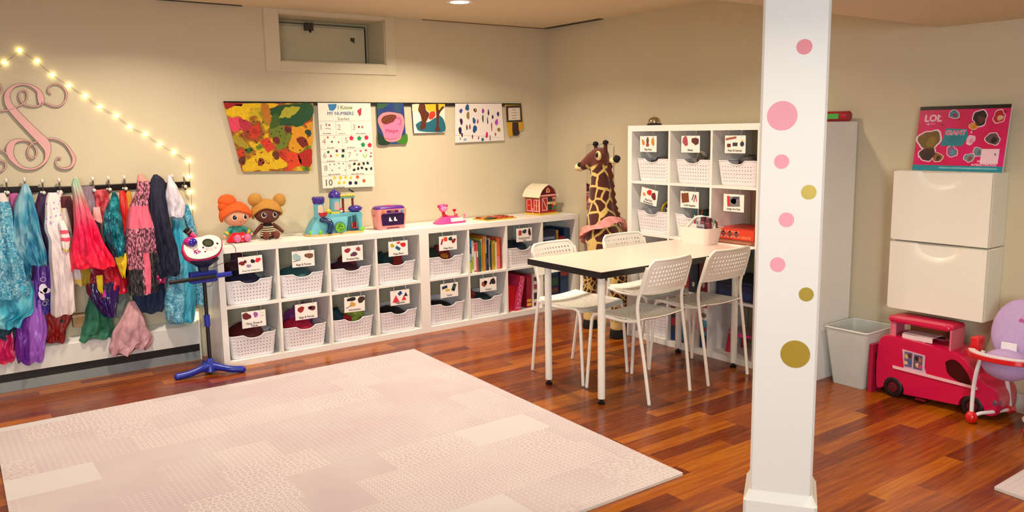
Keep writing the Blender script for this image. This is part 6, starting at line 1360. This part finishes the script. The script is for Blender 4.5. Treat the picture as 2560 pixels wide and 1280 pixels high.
# ruffled pink collar
b = MB(); n = 60; PKR = mat('e0938c', .7, var=.08)
ring = []
for i in range(n + 1):
    a = 2 * PI * i / n; rr_ = .142; base = V((-.03 + rr_ * math.cos(a), .035 + rr_ * 1.08 * math.sin(a), .735 - .085 * math.sin(a + .3) + .012 * math.sin(a * 3)))
    fl_ = .006 * math.sin(a * 17); out = V((math.cos(a), math.sin(a), 0)); q = .8 + .3 * math.sin(a * 5)
    ring.append([base + out * -.012 + V((0, 0, .03 * q)), base + out * (.012 + fl_) + V((0, 0, .024 * q)), base + out * (.016 - fl_), base + out * (.024 + fl_ * 1.5) + V((0, 0, -.03 * q)), base + out * -.008 + V((0, 0, -.034 * q))])
vs = [p for r in ring for p in r]; b.add(vs, [(i * 5 + j, (i + 1) * 5 + j, (i + 1) * 5 + j + 1, i * 5 + j + 1) for i in range(n) for j in range(4)], PKR); b.build('ruffled_collar', g, solid=.002)

# ------------------------------------------------------------------ toy microphone stand
BL = mat('1c2c9a', .3, var=.05); MG = mat('b81c58', .3); PW = mat('e6d6cf', .3)
ms = thing('microphone_stand', 'blue and black toy microphone stand with pink music console', 'microphone stand', (-3.044, -.445, 0), .0)
b = MB(); b.tube([(0, 0, .05), (-.0, 0, .68)], .0115, BLACK, 14); b.build('pole', ms)
b = MB(); b.lathe([(.045, .02), (.04, .05), (.024, .085), (.015, .1), (.0001, .1)], BL, 24)
for pts in ([(0, 0, .05), (-.06, -.02, .045), (-.13, -.02, .028), (-.2, -.01, .02)], [(0, 0, .05), (.05, -.045, .04), (.1, -.08, .028), (.165, -.10, .02)], [(0, 0, .05), (.01, .05, .04), (.02, .12, .025), (.02, .2, .02)]):
    c = crom(pts, 5); b.tube(c, [.03 - .009 * min(1, i / 6) for i in range(len(c))], BL, 14); b.ball(c[-1], .0205, BL, 14, 10)
b.build('tripod_base', ms)
MB().lathe([(.015, .3), (.018, .302), (.018, .37), (.015, .372)], BL, 18).build('height_collar', ms)
b = MB(); b.box((-.085, -.028, .575), (.075, .028, .645), BL); b.build('bar_holder', ms, bevel=.01, seg=3)
b = MB(); b.tube([(-.21, -.038, .603), (.07, -.038, .612)], .012, BLACK, 14); ar = b.build('side_bar', ms)
MB().tube([(.06, -.036, .612), (.155, -.036, .616)], .015, BL, 16).build('bar_grip', ar)
b = MB(); loft(b, [[V((x, y * .8, z)) for x, y in rrect(w, w, w * .3, 4)] for z, w in ((.63, .05), (.67, .06), (.705, .16), (.72, .18))], mat('1a2444', .4)); b.build('console_base', ms)
Mc = Matrix.Translation((-.0, -.02, .785)) @ Matrix.Rotation(1.0, 4, 'X')
ol = crom([(-.12, .0), (-.105, -.055), (-.05, -.08), (.03, -.075), (.09, -.045), (.12, .01), (.115, .06), (.06, .085), (0, .075), (-.05, .07), (-.1, .055), (-.12, .0)], 5)[:-1]
U3 = (Mc.to_3x3() @ V((1, 0, 0))); V3 = (Mc.to_3x3() @ V((0, 1, 0))); O3 = Mc.translation
b = MB(); b.prism(ol, O3, U3, V3, -.03, MG); b.prism([(x * 1.0, y * 1.0) for x, y in ol], O3, U3, V3, .004, MG); cs = b.build('console', ms, bevel=.003)
b = MB(); b.prism([(x * .93, y * .92 + .003) for x, y in ol], O3 + U3.cross(V3) * .0045, U3, V3, .008, PW); F = (O3 + U3.cross(V3) * .0128, U3, V3)
b.disc(.035, .028, .034, F, BLACK, 1, ry=.028, n=24); b.rect(.016, .012, .054, .042, F, mat('39452c', .3), 2); b.disc(-.045, -.02, .036, F, mat('e9dcdc', .3), 1, ry=.028, n=24)
rd = random.Random(2)
for _ in range(26): a, r = rd.uniform(0, 6.28), rd.uniform(.002, .026); b.disc(-.045 + r * math.cos(a), -.02 + r * .75 * math.sin(a), .0045, F, mat(rd.choice(['d8506a', 'e89aa8', '8a5a9a', 'c83a5a']), .4), 2, n=8)
for x, y, r, c in ((.0, .0, .006, '3a1c2a'), (.088, .018, .007, '3a1c2a'), (.006, -.028, .005, '3a1c2a'), (.02, -.012, .01, 'e0a8b0'), (.045, -.014, .011, 'e6b8c0'), (.07, -.008, .009, 'e0a8b0')): b.disc(x, y, r, F, mat(c, .3), 2)
b.build('console_face', cs, bevel=.0)
for dx, r in ((-.068, .034),):
    p3 = O3 + U3 * dx + V3 * .045 + U3.cross(V3) * .012; MB().ball(p3, (.038, .034, .03), mat('a81c74', .2), 20, 12).build('pink_dome', cs); MB().ball(p3 + V((.008, -.012, -.002)), (.032, .028, .026), mat('2a2090', .15), 20, 12).build('blue_dome', cs)
mc = thing('toy_microphone', 'pink and black toy microphone resting behind the music console', 'microphone', PY(480, 588, -.40))
a = PY(464, 573, -.40) - mc.location; c = PY(500, 604, -.42) - mc.location
b = MB(); b.tube([a * .3, c], [.017, .012], mat('c01c60', .3), 14); b.build('microphone_handle', mc)
b = MB(); b.tube([a * 1.0, a * .35], [.022, .018], BLACK, 16); b.tube([a * .66, a * .56], .0215, mat('c9c4c0', .2, .8), 16); b.build('microphone_head', mc)
b = MB(); b.tube(crom([(.12, -.05, .80), (.16, -.055, .80), (.19, -.035, .77), (.2, .0, .72)], 6), .0018, BLACK, 6); b.tube(crom([(-.01, -.035, .69), (.03, -.05, .665), (.08, -.045, .68), (.14, -.03, .69), (.2, .0, .69)], 6), .0016, BLACK, 6); b.tube(crom([(-.04, -.03, .57), (0, -.045, .555), (.03, -.045, .56), (.04, -.03, .58)], 5), .0016, BLACK, 6); b.build('cable', ms)

# ------------------------------------------------------------------ pink toy bus
bu = thing('toy_bus', 'large bright pink toy camper bus on the floor under the wall cabinets', 'toy bus', (-.17, -3.478, 0), -PI / 2); bu.scale = (.95, 1, 1)
BP = mat('c80e44', .22, var=.04, coat=.3); BD = mat('7a0c22', .3); BPK = mat('d86a80', .35)
# side silhouette (x to the right along the wall, z up), front at the right end
sil = crom([(-.315, .04), (-.322, .15), (-.315, .275), (-.29, .322), (-.24, .335), (-.1, .33), (.0, .325), (.08, .318), (.15, .30), (.22, .24), (.28, .185), (.33, .165), (.352, .12), (.35, .05), (.33, .03)], 4)
bot = [(.30, .03)] + [(.225 + .068 * math.cos(a), .045 + .062 * math.sin(a)) for a in [i * PI / 10 for i in range(11)]] + [(-.15, .03)] + [(-.21 + .062 * math.cos(a), .045 + .058 * math.sin(a)) for a in [i * PI / 10 for i in range(11)]] + [(-.30, .03)]
pr_ = (sil + bot)[::-1]
b = MB(); b.prism(pr_, (0, -.085, 0), (1, 0, 0), (0, 0, 1), -.15, BP); b.v  # body between y -.085 and +.065
b = MB(); k = len(pr_)
def sc(p, f): return ((p[0] - 0) * f, (p[1] - .16) * f + .16 if p[1] > .1 else p[1])
rings = []
for y, f in ((-.085, .975), (-.078, .993), (-.065, 1), (.115, 1), (.13, .98)): rings.append([V((sc(p, f)[0], y, sc(p, f)[1])) for p in pr_])
o_ = [p for r in rings for p in r]; fs = [(i * k + j, (i + 1) * k + j, (i + 1) * k + (j + 1) % k, i * k + (j + 1) % k) for i in range(4) for j in range(k)]
b.add(o_, fs + [tuple(range(k)), tuple(4 * k + j for j in range(k))[::-1]], BP); b.build('bus_body', bu, angle=.5)
def side(b, pts, m, y=-.0852, t=.002): b.prism(pts, (0, y, 0), (1, 0, 0), (0, 0, 1), t, m)
b = MB(); side(b, [(-.21, .16), (.25, .148), (.245, .162), (-.215, .175)], mat('e6b4ba', .3), t=.006); b.build('side_stripe', bu, bevel=.001)
b = MB(); side(b, crom([(.075, .255), (.09, .2), (.14, .17), (.2, .16), (.212, .175), (.19, .22), (.15, .262), (.11, .275), (.075, .255)], 4)[:-1], mat('3a0810', .1, var=0)); b.build('side_window', bu, smooth=False)
b = MB(); side(b, [(-.15, .172), (-.02, .160), (-.035, .20), (-.035, .265), (-.165, .275)], mat('c9a4b8', .35)); F = (V((-.1, -.0875, .22)), EX, EZ)
b.rect(-.05, -.035, -.005, .045, F, mat('6a5a78', .4, var=.4, scale=50), 1); b.rect(.003, -.038, .052, .04, F, mat('5f4f6a', .4, var=.4, scale=50), 1)
for x, y, c in ((-.038, .02, 'c8a45a'), (-.02, .026, '4a2a1c'), (-.04, -.015, 'd8a888'), (-.018, -.01, '3a5a8a'), (.02, .02, '2a1814'), (.038, .015, '9a6a3a'), (.025, -.015, 'd8a88a'), (.042, -.02, 'b8486a')): b.blob(x, y, .012, F, mat(c, .4), 2, seed=int(abs(x) * 999))
b.build('window_sticker', bu, smooth=False)
for x in (.225, -.21):
    b = MB(); b.lathe([(.052, 0), (.055, .006), (.055, .026), (.05, .03), (.034, .03), (.03, .024), (.0001, .024)], mat('18080c', .5), 30, (x, -.058, .055), axis=(0, -1, 0)); w_ = b.build('wheel', bu)
    MB().lathe([(.03, .024), (.028, .029), (.012, .031), (.0001, .033)], mat('5a0f1c', .35), 24, (x, -.058, .055), axis=(0, -1, 0)).build('hubcap', w_)
b = MB(); zt = .43
b.box((-.245, -.075, .325), (-.215, -.065, zt - .01), BPK); b.box((.085, -.08, .31), (.095, .06, zt - .01), BPK); b.box((-.25, -.075, .325), (-.24, .06, zt - .01), BPK); b.box((-.06, -.075, .32), (-.05, -.065, .33), BPK)
b.box((-.25, .05, .325), (.095, .058, .345), BPK); b.build('roof_frame', bu, bevel=.002)
b = MB(); loft(b, [[V((x - .085, y - .005, z)) for x, y in rrect(w, d, .03, 4)] for z, w, d in ((zt - .018, .35, .16), (zt - .005, .365, .17), (zt + .008, .355, .16), (zt + .015, .30, .11))], BP); b.build('pop_up_roof', bu, angle=.9)
b = MB(); b.box((-.2, .05, .33), (.0, .056, .385), mat('8a4a24', .5)); b.build('roof_backboard', bu, smooth=False)
b = MB(); b.box((-.18, -.07, .33), (-.01, -.066, .358), mat('e2cdd0', .4)); b.box((-.18, -.07, .354), (-.01, .04, .358), mat('e2cdd0', .4)); b.build('roof_bench', bu, bevel=.001)
b = MB(); b.box((-.075, -.0915, .02), (-.02, -.08, .028), BD); b.build('door_hinge', bu)
b = MB(); b.ball((.335, -.06, .10), (.02, .03, .03), mat('5c5060', .2), 16, 10); b.build('headlight', bu)
o = MB().box((-.012, -.075, 0), (.012, .075, .27), mat('a8163c', .4)).box((-.013, -.06, .1), (-.012, .05, .22), mat('3a1c2a', .4)).box((-.014, -.05, .02), (-.012, .02, .1), mat('d88a2c', .4)).build('folded_game', bevel=.002); o.location = (-.13, -3.135, .0); o.rotation_euler = (0, 0, .0)
o.rotation_euler = (0, 0, PI / 2); o.location = (-.2, -3.157, 0); tag(o, 'thin crimson folded board standing between the bin and the toy bus', 'toy')

# ------------------------------------------------------------------ doll high chair
hc = thing('doll_high_chair', 'red and white toy high chair with lavender padded seat', 'toy high chair', (-.345, -3.862, 0))
HR_ = mat('d0121c', .25, coat=.3); WT = mat('e6e2e4', .3); LV = mat('b79ccb', .8, var=.1, bump=.4, scale=60)
for s, nm in ((1, 'front_leg'), (-1, 'front_leg')):
    yy = .13 * s
    b = MB(); b.tube(crom([(0.0, yy, .04), (.0, yy * 1.0, .15), (.0, yy * .93, .26), (.02, yy * .8, .37)], 6), .0095, WT, 12); l = b.build(nm, hc)
    MB().ball((0, yy, .032), (.026, .028, .032), HR_, 16, 10).build('foot', l)
    b = MB(); b.tube(crom([(.01, yy, .03), (.05, yy * .86, .045), (.10, yy * .5, .055), (.22, yy * .38, .045)], 5), .009, WT, 12); l = b.build('bottom_rail', hc)
    MB().tube([(.2, yy * .38, .05), (.245, yy * .38, .04)], [.018, .022], HR_, 14).build('rear_foot', l)
    MB().tube(crom([(.23, yy * .38, .04), (.2, yy * .5, .2), (.12, yy * .7, .36)], 5), .0095, WT, 12).build('rear_leg', hc)
b = MB(); n = 24
# tray: arc band
vs = []
inner, outer = [], []
for i in range(n + 1):
    a = -PI * .5 + PI * i / n; inner.append((-.06 - .06 * math.cos(a) + .06, .12 * math.sin(a))); outer.append((-.06 - .12 * math.cos(a) + .06, .17 * math.sin(a)))
poly_ = inner + outer[::-1]
b.prism([(x, y) for x, y in poly_], (0, 0, .355), (1, 0, 0), (0, 1, 0), .022, HR_); tr = b.build('tray', hc, bevel=.005)
MB().prism([(x * 1.0 if 1 else x, y) for x, y in [(-.0 - (.07) * math.cos(a), .13 * math.sin(a)) for a in [-PI * .45 + PI * .9 * i / n for i in range(n + 1)]] + [(-.0 - (.108) * math.cos(a), .158 * math.sin(a)) for a in [PI * .45 - PI * .9 * i / n for i in range(n + 1)]]], (0, 0, .3775), (1, 0, 0), (0, 1, 0), .003, WT).build('tray_insert', tr, smooth=False)
for s in (1, -1):
    b = MB(); b.box((.01, s * .145 - .022, .35), (.08, s * .145 + .022, .43), HR_); b.build('armrest', hc, bevel=.012, seg=3)
b = MB(); b.ball((.03, 0, .32), (.09, .11, .075), LV, 26, 16); b.build('seat_cushion', hc)
b = MB(); M = Matrix.Rotation(.28, 3, 'Y'); b.ball((.115, 0, .47), (.04, .115, .155), LV, 28, 18, M); bk = b.build('seat_back', hc)
F = (V((.0, .045, .53)) + V((.045, 0, 0)), V((0, -1, 0)), EZ); b = MB(); b.text('dolls', .04, .0, .03, (V((.0915, 0, .532)), V((0, -1, 0)), V((.28, 0, .96))), mat('c0307a', .6), 2, bold=.02); b.build('stitched_word', bk, smooth=False)
b = MB(); b.box((.035, -.035, .385), (.05, .035, .425), mat('e8e6ea', .5)); b.build('care_tag', bk, bevel=.002)
